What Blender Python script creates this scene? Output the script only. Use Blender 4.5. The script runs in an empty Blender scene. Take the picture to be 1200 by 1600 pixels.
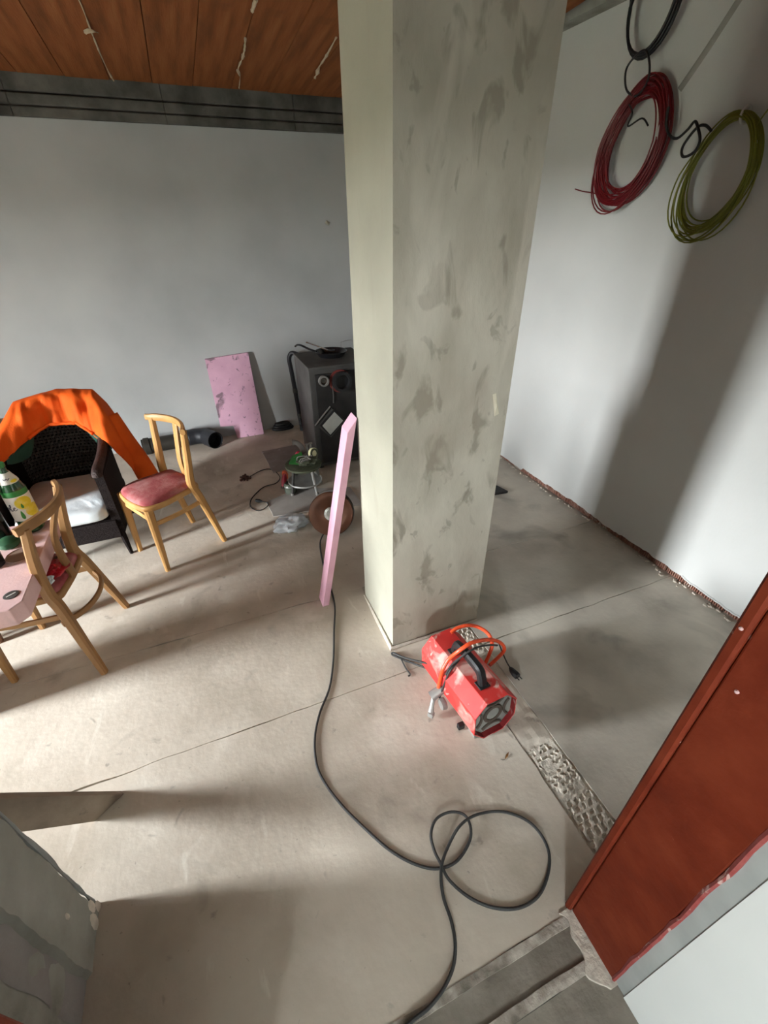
import bpy, bmesh, math, random
from mathutils import Vector, Matrix, noise
C = bpy.context.scene.collection
SC = bpy.context.scene
PI = math.pi
random.seed(7)

# ------------------------------------------------------------------ camera
cam_d = bpy.data.cameras.new('camera')
cam = bpy.data.objects.new('camera', cam_d); C.objects.link(cam)
RX, RY, RZ = (0.92564, -0.21581, 0.31084), (-0.37825, -0.50348, 0.77682), (-0.01114, -0.83662, -0.54767)
cam.matrix_world = Matrix(((RX[0], -RX[1], -RX[2], 0), (RY[0], -RY[1], -RY[2], 0),
                           (RZ[0], -RZ[1], -RZ[2], 1.85), (0, 0, 0, 1)))
cam_d.sensor_fit = 'VERTICAL'; cam_d.sensor_height = 24.0; cam_d.sensor_width = 18.0
cam_d.lens = 24.0 * 688.0 / 1600.0
cam_d.clip_start = 0.02
SC.camera = cam

# ------------------------------------------------------------------ sky, daylight, exposure
wd = bpy.data.worlds.new('sky'); SC.world = wd; wd.use_nodes = True
nt = wd.node_tree; nt.nodes.clear()
wo = nt.nodes.new('ShaderNodeOutputWorld'); bg = nt.nodes.new('ShaderNodeBackground')
tc = nt.nodes.new('ShaderNodeTexCoord'); sx = nt.nodes.new('ShaderNodeSeparateXYZ'); rp = nt.nodes.new('ShaderNodeValToRGB')
nt.links.new(tc.outputs['Generated'], sx.inputs[0]); nt.links.new(sx.outputs[2], rp.inputs[0])
rp.color_ramp.elements[0].position = 0.0; rp.color_ramp.elements[0].color = (0.97, 0.99, 1.0, 1)
rp.color_ramp.elements[1].position = 0.9; rp.color_ramp.elements[1].color = (0.80, 0.90, 1.0, 1)
nt.links.new(rp.outputs[0], bg.inputs[0]); bg.inputs[1].default_value = 210.0
nt.links.new(bg.outputs[0], wo.inputs[0])

def portal(name, loc, rot, sx_, sy_):
    d = bpy.data.lights.new(name, 'AREA'); d.shape = 'RECTANGLE'; d.size = sx_; d.size_y = sy_
    d.cycles.is_portal = True
    o = bpy.data.objects.new(name, d); o.location = loc; o.rotation_euler = rot; C.objects.link(o)
DOOR_X, DY0, DY1, DZ1 = -3.7, 1.48, 1.96, 1.95
portal('doorway_daylight', (DOOR_X - 0.16, (DY0 + DY1) / 2, DZ1 / 2), (0, -PI / 2, 0), DZ1, DY1 - DY0)
HWY0, HWY1, HWZ0, HWZ1 = -2.85, -2.20, 1.45, 1.94
portal('hall_daylight', (-1.66, (HWY0 + HWY1) / 2, (HWZ0 + HWZ1) / 2), (0, -PI / 2, 0), HWZ1 - HWZ0, HWY1 - HWY0)

vs = SC.view_settings
vs.view_transform = 'Standard'; vs.look = 'None'; vs.gamma = 1.0; vs.use_curve_mapping = False
vs.exposure = 0.0

# ------------------------------------------------------------------ materials
MATS = {}
def mat(name, cols, scale=6.0, rough=0.8, bump=0.0, bscale=None, stretch=(1, 1, 1), detail=6.0, metal=0.0,
        spots=None, spec=0.3, trans=0.0, dist=0.0, pos=None, coord='Object', rot=(0, 0, 0)):
    """Noise driven surface. cols: list of colours along a ramp; spots: [(colour, scale, threshold, width, stretch)]."""
    if name in MATS: return MATS[name]
    m = bpy.data.materials.new(name); m.use_nodes = True
    t = m.node_tree; n = t.nodes; L = t.links
    b = n['Principled BSDF']
    b.inputs['Roughness'].default_value = rough; b.inputs['Metallic'].default_value = metal
    b.inputs['Specular IOR Level'].default_value = spec
    if trans: b.inputs['Transmission Weight'].default_value = trans
    tcn = n.new('ShaderNodeTexCoord')
    def nz(sc, st, det, ds=0.0):
        mp = n.new('ShaderNodeMapping'); mp.inputs['Scale'].default_value = st; mp.inputs['Rotation'].default_value = rot
        L.new(tcn.outputs[coord], mp.inputs[0])
        x = n.new('ShaderNodeTexNoise'); x.inputs['Scale'].default_value = sc; x.inputs['Detail'].default_value = det
        x.inputs['Distortion'].default_value = ds
        L.new(mp.outputs[0], x.inputs['Vector']); return x
    x = nz(scale, stretch, detail, dist)
    r = n.new('ShaderNodeValToRGB'); cr = r.color_ramp
    k = len(cols)
    if pos is None: pos = [0.3 + 0.4 * i / max(1, k - 1) for i in range(k)]
    while len(cr.elements) < k: cr.elements.new(0.5)
    for i, c in enumerate(cols):
        cr.elements[i].position = pos[i]; cr.elements[i].color = (*c[:3], 1)
    L.new(x.outputs['Fac'], r.inputs[0])
    out = r.outputs[0]
    for sp in (spots or []):
        c, sc_, th, w = sp[:4]; st = sp[4] if len(sp) > 4 else (1, 1, 1)
        y = nz(sc_, st, 4.0, 0.6)
        mr = n.new('ShaderNodeMapRange'); mr.inputs['From Min'].default_value = th; mr.inputs['From Max'].default_value = th + w
        mr.inputs['To Max'].default_value = sp[5] if len(sp) > 5 else 1.0
        L.new(y.outputs['Fac'], mr.inputs['Value'])
        mx = n.new('ShaderNodeMix'); mx.data_type = 'RGBA'
        L.new(mr.outputs[0], mx.inputs[0]); L.new(out, mx.inputs[6]); mx.inputs[7].default_value = (*c, 1)
        out = mx.outputs[2]
    L.new(out, b.inputs['Base Color'])
    if bump:
        y = nz(bscale or scale * 4, stretch, 5.0)
        bp = n.new('ShaderNodeBump'); bp.inputs['Strength'].default_value = bump; bp.inputs['Distance'].default_value = 0.01
        L.new(y.outputs['Fac'], bp.inputs['Height']); L.new(bp.outputs[0], b.inputs['Normal'])
    MATS[name] = m; return m

def flat(name, c, rough=0.6, metal=0.0, spec=0.4, **k):
    d = tuple(max(0, v * 0.82) for v in c); e = tuple(min(1, v * 1.12) for v in c)
    return mat(name, [d, c, e], scale=k.pop('scale', 14), rough=rough, metal=metal, spec=spec, **k)

# ------------------------------------------------------------------ mesh helpers
class MB:
    def __init__(s): s.v = []; s.f = []
    def add(s, vs_, fs):
        o = len(s.v); s.v += [tuple(v) for v in vs_]; s.f += [tuple(i + o for i in f) for f in fs]; return s
    def box(s, c, d, rot=None, taper=1.0):
        x, y, z = d[0] / 2, d[1] / 2, d[2] / 2
        p = [Vector((a * x * (taper if e > 0 else 1), b * y * (taper if e > 0 else 1), e * z)) for e in (-1, 1) for a, b in ((-1, -1), (1, -1), (1, 1), (-1, 1))]
        if rot is not None: p = [rot @ q for q in p]
        c = Vector(c)
        return s.add([q + c for q in p], [(3, 2, 1, 0), (4, 5, 6, 7), (0, 1, 5, 4), (1, 2, 6, 5), (2, 3, 7, 6), (3, 0, 4, 7)])
    def bx(s, x0, x1, y0, y1, z0, z1): return s.box(((x0 + x1) / 2, (y0 + y1) / 2, (z0 + z1) / 2), (x1 - x0, y1 - y0, z1 - z0))
    def tube(s, pts, r, n=8, closed=False, sec=None, ref=None, cap=True):
        """Sweep a round section (or sec: list of 2-D points) along pts; r a number or one per point (or (rx, ry))."""
        P = [Vector(p) for p in pts]; m = len(P)
        if sec is None: sec = [(math.cos(2 * PI * i / n), math.sin(2 * PI * i / n)) for i in range(n)]
        n = len(sec); vs_ = []; prev = Vector(ref) if ref else None
        for i, p in enumerate(P):
            a = P[(i - 1) % m] if (closed or i > 0) else p; b = P[(i + 1) % m] if (closed or i < m - 1) else p
            t = (b - a).normalized() if (b - a).length > 1e-9 else Vector((0, 0, 1))
            if prev is None: prev = Vector((0, 0, 1)) if abs(t.z) < 0.9 else Vector((1, 0, 0))
            u = prev - t * prev.dot(t)
            if u.length < 1e-6: u = t.orthogonal()
            u.normalize(); w = t.cross(u)
            if not ref: prev = u
            rr = r[i] if isinstance(r, (list, tuple)) else r
            ra, rb = rr if isinstance(rr, (list, tuple)) else (rr, rr)
            vs_ += [p + u * (q[0] * ra) + w * (q[1] * rb) for q in sec]
        fs = []
        for i in range(m if closed else m - 1):
            j = (i + 1) % m
            fs += [(i * n + k, i * n + (k + 1) % n, j * n + (k + 1) % n, j * n + k) for k in range(n)]
        if cap and not closed:
            fs += [tuple(reversed(range(n))), tuple((m - 1) * n + k for k in range(n))]
        return s.add(vs_, fs)
    def lathe(s, prof, n=24, c=(0, 0, 0), mx=None):
        vs_ = []; m = len(prof)
        for r, z in prof:
            for k in range(n):
                a = 2 * PI * k / n; vs_.append(Vector((r * math.cos(a), r * math.sin(a), z)))
        fs = [(i * n + k, i * n + (k + 1) % n, (i + 1) * n + (k + 1) % n, (i + 1) * n + k) for i in range(m - 1) for k in range(n)]
        if prof[0][0] > 1e-5: fs.append(tuple(reversed(range(n))))
        if prof[-1][0] > 1e-5: fs.append(tuple((m - 1) * n + k for k in range(n)))
        if mx is not None: vs_ = [mx @ v for v in vs_]
        c = Vector(c)
        return s.add([v + c for v in vs_], fs)
    def prism(s, poly, z0, z1, mx=None):
        n = len(poly); vs_ = [Vector((p[0], p[1], z0)) for p in poly] + [Vector((p[0], p[1], z1)) for p in poly]
        if mx is not None: vs_ = [mx @ v for v in vs_]
        return s.add(vs_, [tuple(reversed(range(n))), tuple(range(n, 2 * n))] + [(k, (k + 1) % n, n + (k + 1) % n, n + k) for k in range(n)])
    def grid(s, fn, nu, nv, closed_u=False):
        vs_ = [Vector(fn(i / (nu if closed_u else nu - 1), j / (nv - 1))) for j in range(nv) for i in range(nu)]
        fs = [(j * nu + i, j * nu + (i + 1) % nu, (j + 1) * nu + (i + 1) % nu, (j + 1) * nu + i) for j in range(nv - 1) for i in range(nu if closed_u else nu - 1)]
        return s.add(vs_, fs)
    def build(s, name, m, parent=None, smooth=False, bevel=0.0, solid=0.0, sub=0, angle=35, fixn=True):
        me = bpy.data.meshes.new(name); me.from_pydata([tuple(v) for v in s.v], [], s.f); me.update()
        if fixn:
            b = bmesh.new(); b.from_mesh(me); bmesh.ops.remove_doubles(b, verts=b.verts, dist=1e-5)
            bmesh.ops.recalc_face_normals(b, faces=b.faces); b.to_mesh(me); b.free()
        me.materials.append(m)
        o = bpy.data.objects.new(name, me); C.objects.link(o)
        if parent: o.parent = parent
        if smooth:
            me.polygons.foreach_set('use_smooth', [True] * len(me.polygons))
            if angle: me.set_sharp_from_angle(angle=math.radians(angle))
        if solid:
            q = o.modifiers.new('thick', 'SOLIDIFY'); q.thickness = solid; q.offset = 0
        if bevel:
            q = o.modifiers.new('bevel', 'BEVEL'); q.width = bevel; q.segments = 2; q.limit_method = 'ANGLE'; q.angle_limit = 0.6
        if sub:
            q = o.modifiers.new('sub', 'SUBSURF'); q.levels = sub; q.render_levels = sub
        return o

def tag(o, label=None, cat=None, group=None, kind=None):
    if label: o['label'] = label
    if cat: o['category'] = cat
    if group: o['group'] = group
    if kind: o['kind'] = kind
    return o
def thing(name, label, cat, loc=(0, 0, 0), rz=0.0, group=None, rot=None):
    o = bpy.data.objects.new(name, None); C.objects.link(o); o.empty_display_size = 0.05
    o.location = loc; o.rotation_euler = rot if rot else (0, 0, rz)
    return tag(o, label, cat, group)
def struct(o, label):
    return tag(o, label, None, None, 'structure')

def spline(pts, n=8, closed=False):
    P = [Vector(p) for p in pts]; m = len(P); out = []
    for i in range(m if closed else m - 1):
        g = lambda k: P[k % m] if closed else P[max(0, min(m - 1, k))]
        a, b, c, d = g(i - 1), g(i), g(i + 1), g(i + 2)
        for k in range(n):
            t = k / n
            out.append(0.5 * ((2 * b) + (c - a) * t + (2 * a - 5 * b + 4 * c - d) * t * t + (3 * b - a - 3 * c + d) * t ** 3))
    if not closed: out.append(P[-1])
    return out
def roundpoly(pts, rad, n=5):
    out = []; m = len(pts)
    for i in range(m):
        p = Vector(pts[i]); a = Vector(pts[i - 1]); b = Vector(pts[(i + 1) % m]); r = rad[i] if isinstance(rad, (list, tuple)) else rad
        da = (a - p).normalized(); db = (b - p).normalized()
        p0, p1 = p + da * r, p + db * r
        for k in range(n + 1):
            t = k / n; out.append((p0 * (1 - t) + p * t) * (1 - t) + (p * (1 - t) + p1 * t) * t)
    return [(v[0], v[1]) for v in out]
SQ = [(-1, -.55), (-.55, -1), (.55, -1), (1, -.55), (1, .55), (.55, 1), (-.55, 1), (-1, .55)]   # rounded square section
def N(p, s=1.0): return noise.noise(Vector(p) * s)

# ------------------------------------------------------------------ colours
M_floor = mat('dusty_screed', [(.39, .335, .265), (.53, .465, .385), (.62, .555, .465)], scale=2.2, rough=.93, bump=.14, bscale=34, detail=10,
              spots=[((.70, .64, .55), 3.2, .56, .16, (1, 1, 1), .6), ((.22, .19, .155), 4.5, .61, .14, (1, 1, 1), .5), ((.70, .65, .56), 11, .64, .08, (1, .35, 1), .55), ((.20, .175, .15), 13, .665, .07, (1, 1, 1), .45),
                     ((.17, .15, .13), 40, .70, .05, (1, 1, 1), .5)], spec=.15)
M_floor_r = mat('grey_screed', [(.38, .345, .29), (.51, .47, .40), (.60, .555, .47)], scale=2.6, rough=.93, bump=.14, bscale=34, detail=10,
                spots=[((.26, .24, .205), 2.8, .56, .14, (1, 1, 1), .6), ((.52, .48, .41), 5, .62, .1, (1, 1, 1), .5)], spec=.15)
M_sub = mat('dark_joint', [(.07, .06, .05), (.12, .10, .085)], scale=20, rough=1)
M_mortar = mat('pale_mortar', [(.50, .45, .38), (.66, .60, .51)], scale=30, rough=.95, bump=.5, bscale=70, spec=.15)
M_wall = mat('white_plaster', [(.59, .605, .59), (.665, .675, .655)], scale=1.6, rough=.9, bump=.08, bscale=60, spec=.2)
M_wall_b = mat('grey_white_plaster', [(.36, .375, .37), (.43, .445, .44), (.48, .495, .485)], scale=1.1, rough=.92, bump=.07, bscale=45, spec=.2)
M_hall = mat('hall_plaster', [(.74, .76, .73), (.79, .81, .78)], scale=2, rough=.9, spec=.2)
M_brick = mat('hollow_brick', [(.24, .10, .07), (.33, .17, .125), (.42, .26, .205)], scale=22, rough=.95, bump=.8, bscale=60, stretch=(1, 3, .4), spec=.15,
              spots=[((.58, .50, .43), 9, .56, .08)])
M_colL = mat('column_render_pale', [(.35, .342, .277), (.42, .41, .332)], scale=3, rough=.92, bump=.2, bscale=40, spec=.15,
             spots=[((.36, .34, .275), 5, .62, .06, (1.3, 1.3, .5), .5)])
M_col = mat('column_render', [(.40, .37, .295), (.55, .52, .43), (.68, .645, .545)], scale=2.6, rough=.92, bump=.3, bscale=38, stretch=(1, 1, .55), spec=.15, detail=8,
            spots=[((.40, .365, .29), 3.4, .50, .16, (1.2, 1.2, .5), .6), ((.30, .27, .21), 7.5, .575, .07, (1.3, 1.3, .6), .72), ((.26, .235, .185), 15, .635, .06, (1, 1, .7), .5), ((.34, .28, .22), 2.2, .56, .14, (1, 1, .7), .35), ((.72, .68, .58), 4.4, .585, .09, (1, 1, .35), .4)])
M_concrete = mat('grey_render', [(.20, .20, .175), (.30, .30, .265), (.37, .37, .335)], scale=5, rough=.95, bump=.6, bscale=24, spec=.15,
                 spots=[((.36, .37, .36), 7, .66, .06, (1, 1, .5), .6)])
M_beam = mat('dark_masonry', [(.055, .055, .05), (.10, .10, .09), (.15, .145, .13)], scale=6, rough=.95, bump=.6, bscale=24, spec=.1)
M_ceil = mat('terracotta_ceiling', [(.16, .050, .015), (.25, .08, .025), (.31, .115, .04)], scale=4, rough=.85, bump=.25, bscale=40, stretch=(4, .35, 1), spec=.2,
             spots=[((.08, .032, .016), 2.2, .52, .16, (1.6, .5, 1), .8)])
M_red = mat('red_oxide_paint', [(.115, .014, .004), (.15, .020, .006), (.185, .03, .010)], scale=9, rough=.6, bump=.15, bscale=40, spec=.2,
            spots=[((.45, .25, .2), 30, .73, .03, (1, 1, 1), .6)])
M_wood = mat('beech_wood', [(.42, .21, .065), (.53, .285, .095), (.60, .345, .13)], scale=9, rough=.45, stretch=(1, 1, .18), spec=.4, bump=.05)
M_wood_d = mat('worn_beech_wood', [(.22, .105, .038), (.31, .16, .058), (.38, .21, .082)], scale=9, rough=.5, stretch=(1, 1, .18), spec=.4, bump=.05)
M_seat = mat('dusty_red_velvet', [(.30, .065, .07), (.40, .12, .12), (.50, .24, .23)], scale=11, rough=.95, bump=.2, bscale=80, spec=.1)
M_pink = mat('pink_foam', [(.66, .36, .47), (.72, .41, .52), (.76, .45, .55)], scale=8, rough=.85, bump=.08, bscale=120, spec=.2)
M_pink_d = mat('dirty_pink_foam', [(.60, .35, .46), (.70, .42, .54)], scale=7, rough=.85, bump=.08, bscale=120, spec=.2,
               spots=[((.13, .10, .11), 7, .62, .05, (1.2, 1, .8), .75), ((.10, .08, .08), 26, .63, .05, (1, 1, 1), .6)])
M_pink_t = mat('pale_pink_foam', [(.70, .46, .45), (.80, .56, .54)], scale=9, rough=.85, bump=.08, bscale=120, spec=.2,
               spots=[((.40, .28, .27), 6, .62, .1, (1, 1, 1), .5)])
M_wicker = mat('dark_brown_wicker', [(.007, .004, .004), (.016, .011, .010)], scale=40, rough=.7, bump=.6, bscale=110, stretch=(1, 1, 2), spec=.12)
M_weave = mat('brown_weave', [(.05, .040, .036), (.12, .10, .092)], scale=60, rough=.35, spec=.6)
M_orange = mat('orange_jacket', [(.70, .085, .006), (.80, .112, .010), (.86, .135, .014)], scale=6, rough=.75, bump=.15, bscale=120, spec=.2)
M_lining = flat('dark_green_lining', (.02, .075, .05), .8)
M_white = mat('white_cloth', [(.62, .68, .70), (.74, .79, .80)], scale=7, rough=.9, bump=.25, bscale=30, spec=.2)
M_black = flat('black_rubber', (.012, .012, .013), .5)
M_cable = flat('dark_grey_cable', (.035, .035, .034), .6)
M_heater = mat('dusty_red_enamel', [(.52, .022, .02), (.60, .035, .03), (.62, .06, .05)], scale=7, rough=.5, spec=.4,
               spots=[((.66, .47, .41), 9, .54, .14, (1, 1, 1), .75), ((.62, .55, .47), 16, .62, .08, (1, 1, 1), .7)])
M_heater_in = mat('dark_red_enamel', [(.22, .012, .015), (.30, .03, .03)], scale=20, rough=.6, spots=[((.45, .30, .27), 24, .6, .1)])
M_grille = flat('dusty_grey_steel', (.26, .26, .235), .6, spec=.4)
M_gdark = flat('rusty_dark_steel', (.085, .062, .048), .7)
M_hose = flat('orange_red_hose', (.78, .085, .025), .4)
M_metal = flat('grey_galvanised', (.36, .36, .34), .45, metal=.5)
M_chrome = flat('bright_metal', (.62, .61, .58), .25, metal=.9)
M_stove = mat('sooty_steel', [(.008, .0075, .0075), (.017, .0155, .015), (.028, .026, .024)], scale=6, rough=.6, bump=.2, spec=.35)
M_stove_s = mat('worn_grey_steel', [(.042, .040, .037), (.078, .075, .07)], scale=6, rough=.65, bump=.1, spec=.3)
M_paper = mat('aged_white_paper', [(.36, .37, .34), (.46, .47, .43)], scale=9, rough=.8)
M_pan = flat('black_pan_coating', (.012, .012, .014), .25, spec=.6)
M_pipe = flat('dark_grey_plastic', (.016, .017, .021), .5)
M_pipe2 = flat('dark_brown_pipe', (.028, .024, .018), .6)
M_card = mat('dusty_cardboard', [(.22, .19, .17), (.31, .275, .25)], scale=8, rough=.95, spots=[((.45, .43, .42), 14, .63, .08, (1, 1, 1), .6)])
M_copper = mat('copper_lacquer', [(.075, .03, .016), (.13, .05, .026), (.17, .075, .045)], scale=6, rough=.3, metal=.5, spec=.5)
M_greyp = mat('grey_plastic', [(.14, .135, .125), (.24, .23, .21)], scale=9, rough=.5)
M_bag = mat('thin_white_plastic', [(.60, .64, .67), (.80, .83, .85)], scale=12, rough=.35, bump=.4, bscale=30, trans=.25, spec=.5)
M_rwire = flat('red_wire', (.17, .008, .012), .45)
M_ywire = flat('yellow_green_wire', (.19, .20, .022), .45)
M_tie = flat('white_tie', (.62, .62, .58), .5)
M_glass = mat('green_bottle', [(.006, .045, .012), (.012, .075, .02)], scale=8, rough=.12, spec=.6)
M_dglass = flat('black_bottle', (.008, .010, .010), .15, spec=.6)
M_lab = flat('white_label', (.78, .77, .70), .5, scale=4)
M_laby = mat('lemon_print', [(.62, .50, .02), (.76, .62, .04), (.80, .70, .25)], scale=26, rough=.5)
M_leaf = flat('green_print', (.04, .22, .03), .5)
M_ink = flat('dark_blue_ink', (.02, .02, .05), .5)
M_redp = mat('red_foil', [(.35, .008, .02), (.52, .015, .03)], scale=10, rough=.35, spec=.5)
M_brownp = flat('brown_paper', (.13, .06, .035), .8)
M_greenp = flat('green_plastic', (.03, .20, .04), .45)
M_pinkp = flat('hot_pink_plastic', (.72, .05, .13), .5)
M_orp = flat('orange_plastic', (.80, .16, .07), .5)
M_yel = flat('pale_yellow_tape', (.85, .82, .50), .4)
M_olive = mat('olive_junk', [(.05, .06, .035), (.10, .11, .07)], scale=20, rough=.7, bump=.3)
M_skin_dust = flat('dusty_tan', (.34, .30, .25), .9)
M_tabwood = flat('brown_table_wood', (.17, .075, .035), .55, stretch=(1, 1, .2))

# ------------------------------------------------------------------ setting: floor
XR, YB, XL = 2.41, 4.625, -3.7
floor = MB().bx(XL - .2, 2.7, -3.1, YB + .2, -.2, -.03).build('floor', M_sub)
struct(floor, 'dusty concrete floor cast in slabs with cracked joints')
def jag(x0, x1, y, amp, seed, step=.06):
    n = max(2, int((x1 - x0) / step)); return [(x0 + (x1 - x0) * i / n, y + amp * N((x0 + (x1 - x0) * i / n, seed, 0), 7) + amp * .5 * N((x0 + (x1 - x0) * i / n, seed, 3), 23)) for i in range(n + 1)]
def jagy(y0, y1, x, amp, seed, step=.05):
    return [(b, a) for a, b in jag(y0, y1, x, amp, seed, step)]
def gapf(x, s): return .0012 + .0045 * max(0, N((x, s, 9), 3.1) + .15)
def slab(x0, x1, y0, y1, s0, s1, m, jx0=None, jx1=None):
    lo = [(x, y + gapf(x, s0)) for x, y in jag(x0, x1, y0, .006, s0)]
    hi = [(x, y - gapf(x, s1)) for x, y in jag(x0, x1, y1, .006, s1)]
    rt = [(x - .001, y) for x, y in jagy(y0, y1, x1, .008, jx1)][1:-1] if jx1 else []
    lf = [(x + .001, y) for x, y in jagy(y0, y1, x0, .008, jx0)][1:-1] if jx0 else []
    poly = lo + rt + hi[::-1] + lf[::-1]
    b = MB().prism(poly, -.03, 0.0)
    return b.build('screed_slab', m, floor)
SX0, SX1 = .90, 1.05            # broken strip where a partition was taken out
slab(XL, SX0, .221, 1.25, 30, 1, M_floor, None, 20)
slab(SX1, XR + .06, .225, 1.25, 30, 1, M_floor_r, 21, None)
slab(XL, .606, 1.25, 1.905, 1, 2, M_floor)
slab(.606, SX0, 1.25, 1.415, 1, 9, M_floor)
slab(SX1, XR + .06, 1.25, 1.905, 1, 2, M_floor_r)
slab(XL, .95, 1.905, YB + .03, 2, 5, M_floor)
slab(.95, XR + .06, 1.905, YB + .03, 2, 5, M_floor_r)
MB().bx(.60, 1.06, 1.40, 1.92, -.03, -.001).build('screed_slab', M_floor_r, floor)
def rubble(x0, x1, y0, y1, seed, fill):
    """Broken face of a hollow block left in the floor: thin ribs round open cells."""
    st = .0075; nx = int((x1 - x0) / st); ny = int((y1 - y0) / st); ph = random.random() * 9
    def fn(u, v):
        x = x0 + (x1 - x0) * u; y = y0 + (y1 - y0) * v
        a = (x + .006 * N((x, y, seed), 30)) / .031; c = (y + .006 * N((x, y, seed + 4), 30)) / .027
        fa, fc = abs((a + ph + .5 * (int(c) % 2)) % 1 - .5), abs((c + ph) % 1 - .5)
        h = -.015 if (fa < .27 and fc < .27) else .001
        q = N((x, y, seed + 8), 13)
        if q > fill: h = -.002
        return (x, y, h + .0025 * N((x, y, seed), 60) + .003 * N((x, y, seed), 25))
    return MB().grid(fn, nx, ny).build('broken_block', M_mortar, floor, smooth=False, fixn=False)
rubble(SX0 + .012, SX1 - .012, .265, .485, 1, .18)
rubble(SX0 + .012, SX1 - .012, .485, .70, 2, .05)
rubble(SX0 + .012, SX1 - .012, 1.20, 1.41, 3, .12)
MB().grid(lambda u, v: (SX0 - .004 + (SX1 - SX0 + .008) * u, .225 + 1.19 * v, -.007 + .004 * N((u * 2, v * 14, 1), 2)), 8, 60).build('mortar_bed', M_mortar, floor, fixn=False)
MB().grid(lambda u, v: (SX0 + .004 + (SX1 - SX0 - .008) * u, .70 + .50 * v, -.003 + .005 * N((u * 1.5, v * 6, 4), 2.5)), 12, 40).build('mortar_bed', M_floor, floor, fixn=False)
# threshold strips under the doorway
def strip(y0, y1, z, m, s, nm='threshold_strip'):
    return MB().prism(jag(-.33, .74, y0, .004, s, .03) + jag(-.33, .74, y1, .004, s + 1, .03)[::-1], -.03, z).build(nm, m, floor)
M_hallf = mat('hall_screed', [(.15, .13, .105), (.21, .185, .15), (.27, .24, .20)], scale=7, rough=.95, bump=.3, bscale=40)
M_edge = mat('crumbled_mortar', [(.17, .15, .12), (.32, .28, .235), (.58, .53, .46)], scale=17, rough=.95, bump=.5, bscale=60)
strip(.200, .224, .003, M_edge, 50); strip(.120, .203, -.004, M_hallf, 52); strip(.097, .124, .004, M_edge, 54)
MB().bx(-1.6, .8, -3.0, .096, -.03, -.006).build('hall_floor', M_hallf, floor)
pp = [(.705 - .028 * (1 + 1.6 * N((k * .02, 4, 1), 9)), .235 - k * .01) for k in range(20)]
MB().prism(pp + [(.73, .045), (.73, .235)], -.01, .006).build('mortar_patch', M_mortar, floor)

# ------------------------------------------------------------------ setting: walls
ZT = 3.15
w = MB().bx(XR + .04, XR + .25, .0, YB + .2, -.1, ZT).build('wall_right', M_brick); struct(w, 'white plastered right wall with bare brick showing along the floor')
yb = 0.3
while yb < YB:                                                # bare brick course under the plaster edge
    b = MB().bx(XR + .012 + random.random() * .006, XR + .05, yb, yb + .118, .0, .085)
    for k in range(9): b.bx(XR + .004 + random.random() * .006, XR + .02, yb + .004 + k * .013, yb + .011 + k * .013, .004, .06 + random.random() * .02)
    b.build('brick', M_brick, w); yb += .125
edge = []
y = .05
while y <= YB + .1:
    d = .042 + .022 * N((y, 3, 1), 2.6) + .010 * N((y, 3, 1), 12) + (.006 * random.random())
    if y > 2.75: d *= .5
    edge.append((y, max(.006, d))); y += .02
b = MB(); nE = len(edge)
vs_ = [(XR, y, z) for y, z in edge] + [(XR, y, ZT) for y, z in edge] + [(XR + .03, y, z) for y, z in edge]
b.add(vs_, [(i, i + 1, nE + i + 1, nE + i) for i in range(nE - 1)] + [(2 * nE + i, 2 * nE + i + 1, i + 1, i) for i in range(nE - 1)])
b.build('plaster_coat', M_wall, w)
lip = [(XR - .002, y, z + .004) for y, z in edge if .2 < y < 1.2]
MB().tube(lip, .006, 6).build('plaster_lip', M_wall, w, smooth=True)
b = MB()                                                      # filled cable chase running up the wall
ch = [(2.127, 2.373), (2.046, 2.476), (1.947, 2.617), (1.80, 2.83)]
b.tube(spline([(XR - .001, y, z) for y, z in ch], 8), [(.004, .016)] * 25, 8, ref=(1, 0, 0)); b.build('filled_chase', mat('grey_filler', [(.30, .295, .27), (.38, .37, .34)], scale=12, rough=.95), w, smooth=True)
crumbs = MB()
for i in range(90):
    y = .85 + random.random() * 2.2; s = .003 + random.random() * .007
    x = XR - .004 - abs(random.gauss(0, .018))
    crumbs.box((x, y, s * .4), (s * 1.6, s * 2, s), Matrix.Rotation(random.random() * 3, 3, 'Z') @ Matrix.Rotation(.4, 3, 'X'))
tag(crumbs.build('mortar_crumbs', M_mortar), 'loose mortar crumbs along the foot of the white wall', 'rubble', kind='stuff')

w = MB().bx(XL - .2, XR + .25, YB, YB + .2, -.1, ZT).build('wall_back', M_wall_b); struct(w, 'grey white plastered back wall')
tag(MB().add([(1.31, YB - .004, 1.86), (1.345, YB - .004, 1.84), (1.36, YB - .004, 1.865), (1.325, YB - .004, 1.885), (1.335, YB - .012, 1.862)], [(0, 1, 4), (1, 2, 4), (2, 3, 4), (3, 0, 4)]).build('plaster_chip', M_colL, w))
t = bpy.data.objects.new('trim_1', None); C.objects.link(t); struct(t, 'dark unplastered masonry courses under the ceiling')
for z0, z1, d in ((2.487, 2.540, .035), (2.548, 2.606, .042), (2.615, 2.75, .050)):
    for k in range(8):
        x0 = XL + .01 + k * .96
        MB().bx(x0, x0 + .9585, YB - d + random.uniform(-.003, .003), YB + .02, z0, z1).build('masonry_course', M_beam, t, bevel=.006)
MB().bx(XL, XR, YB - .012, YB + .02, 2.487, 2.75).build('mortar_joint', M_sub, t)

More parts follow.
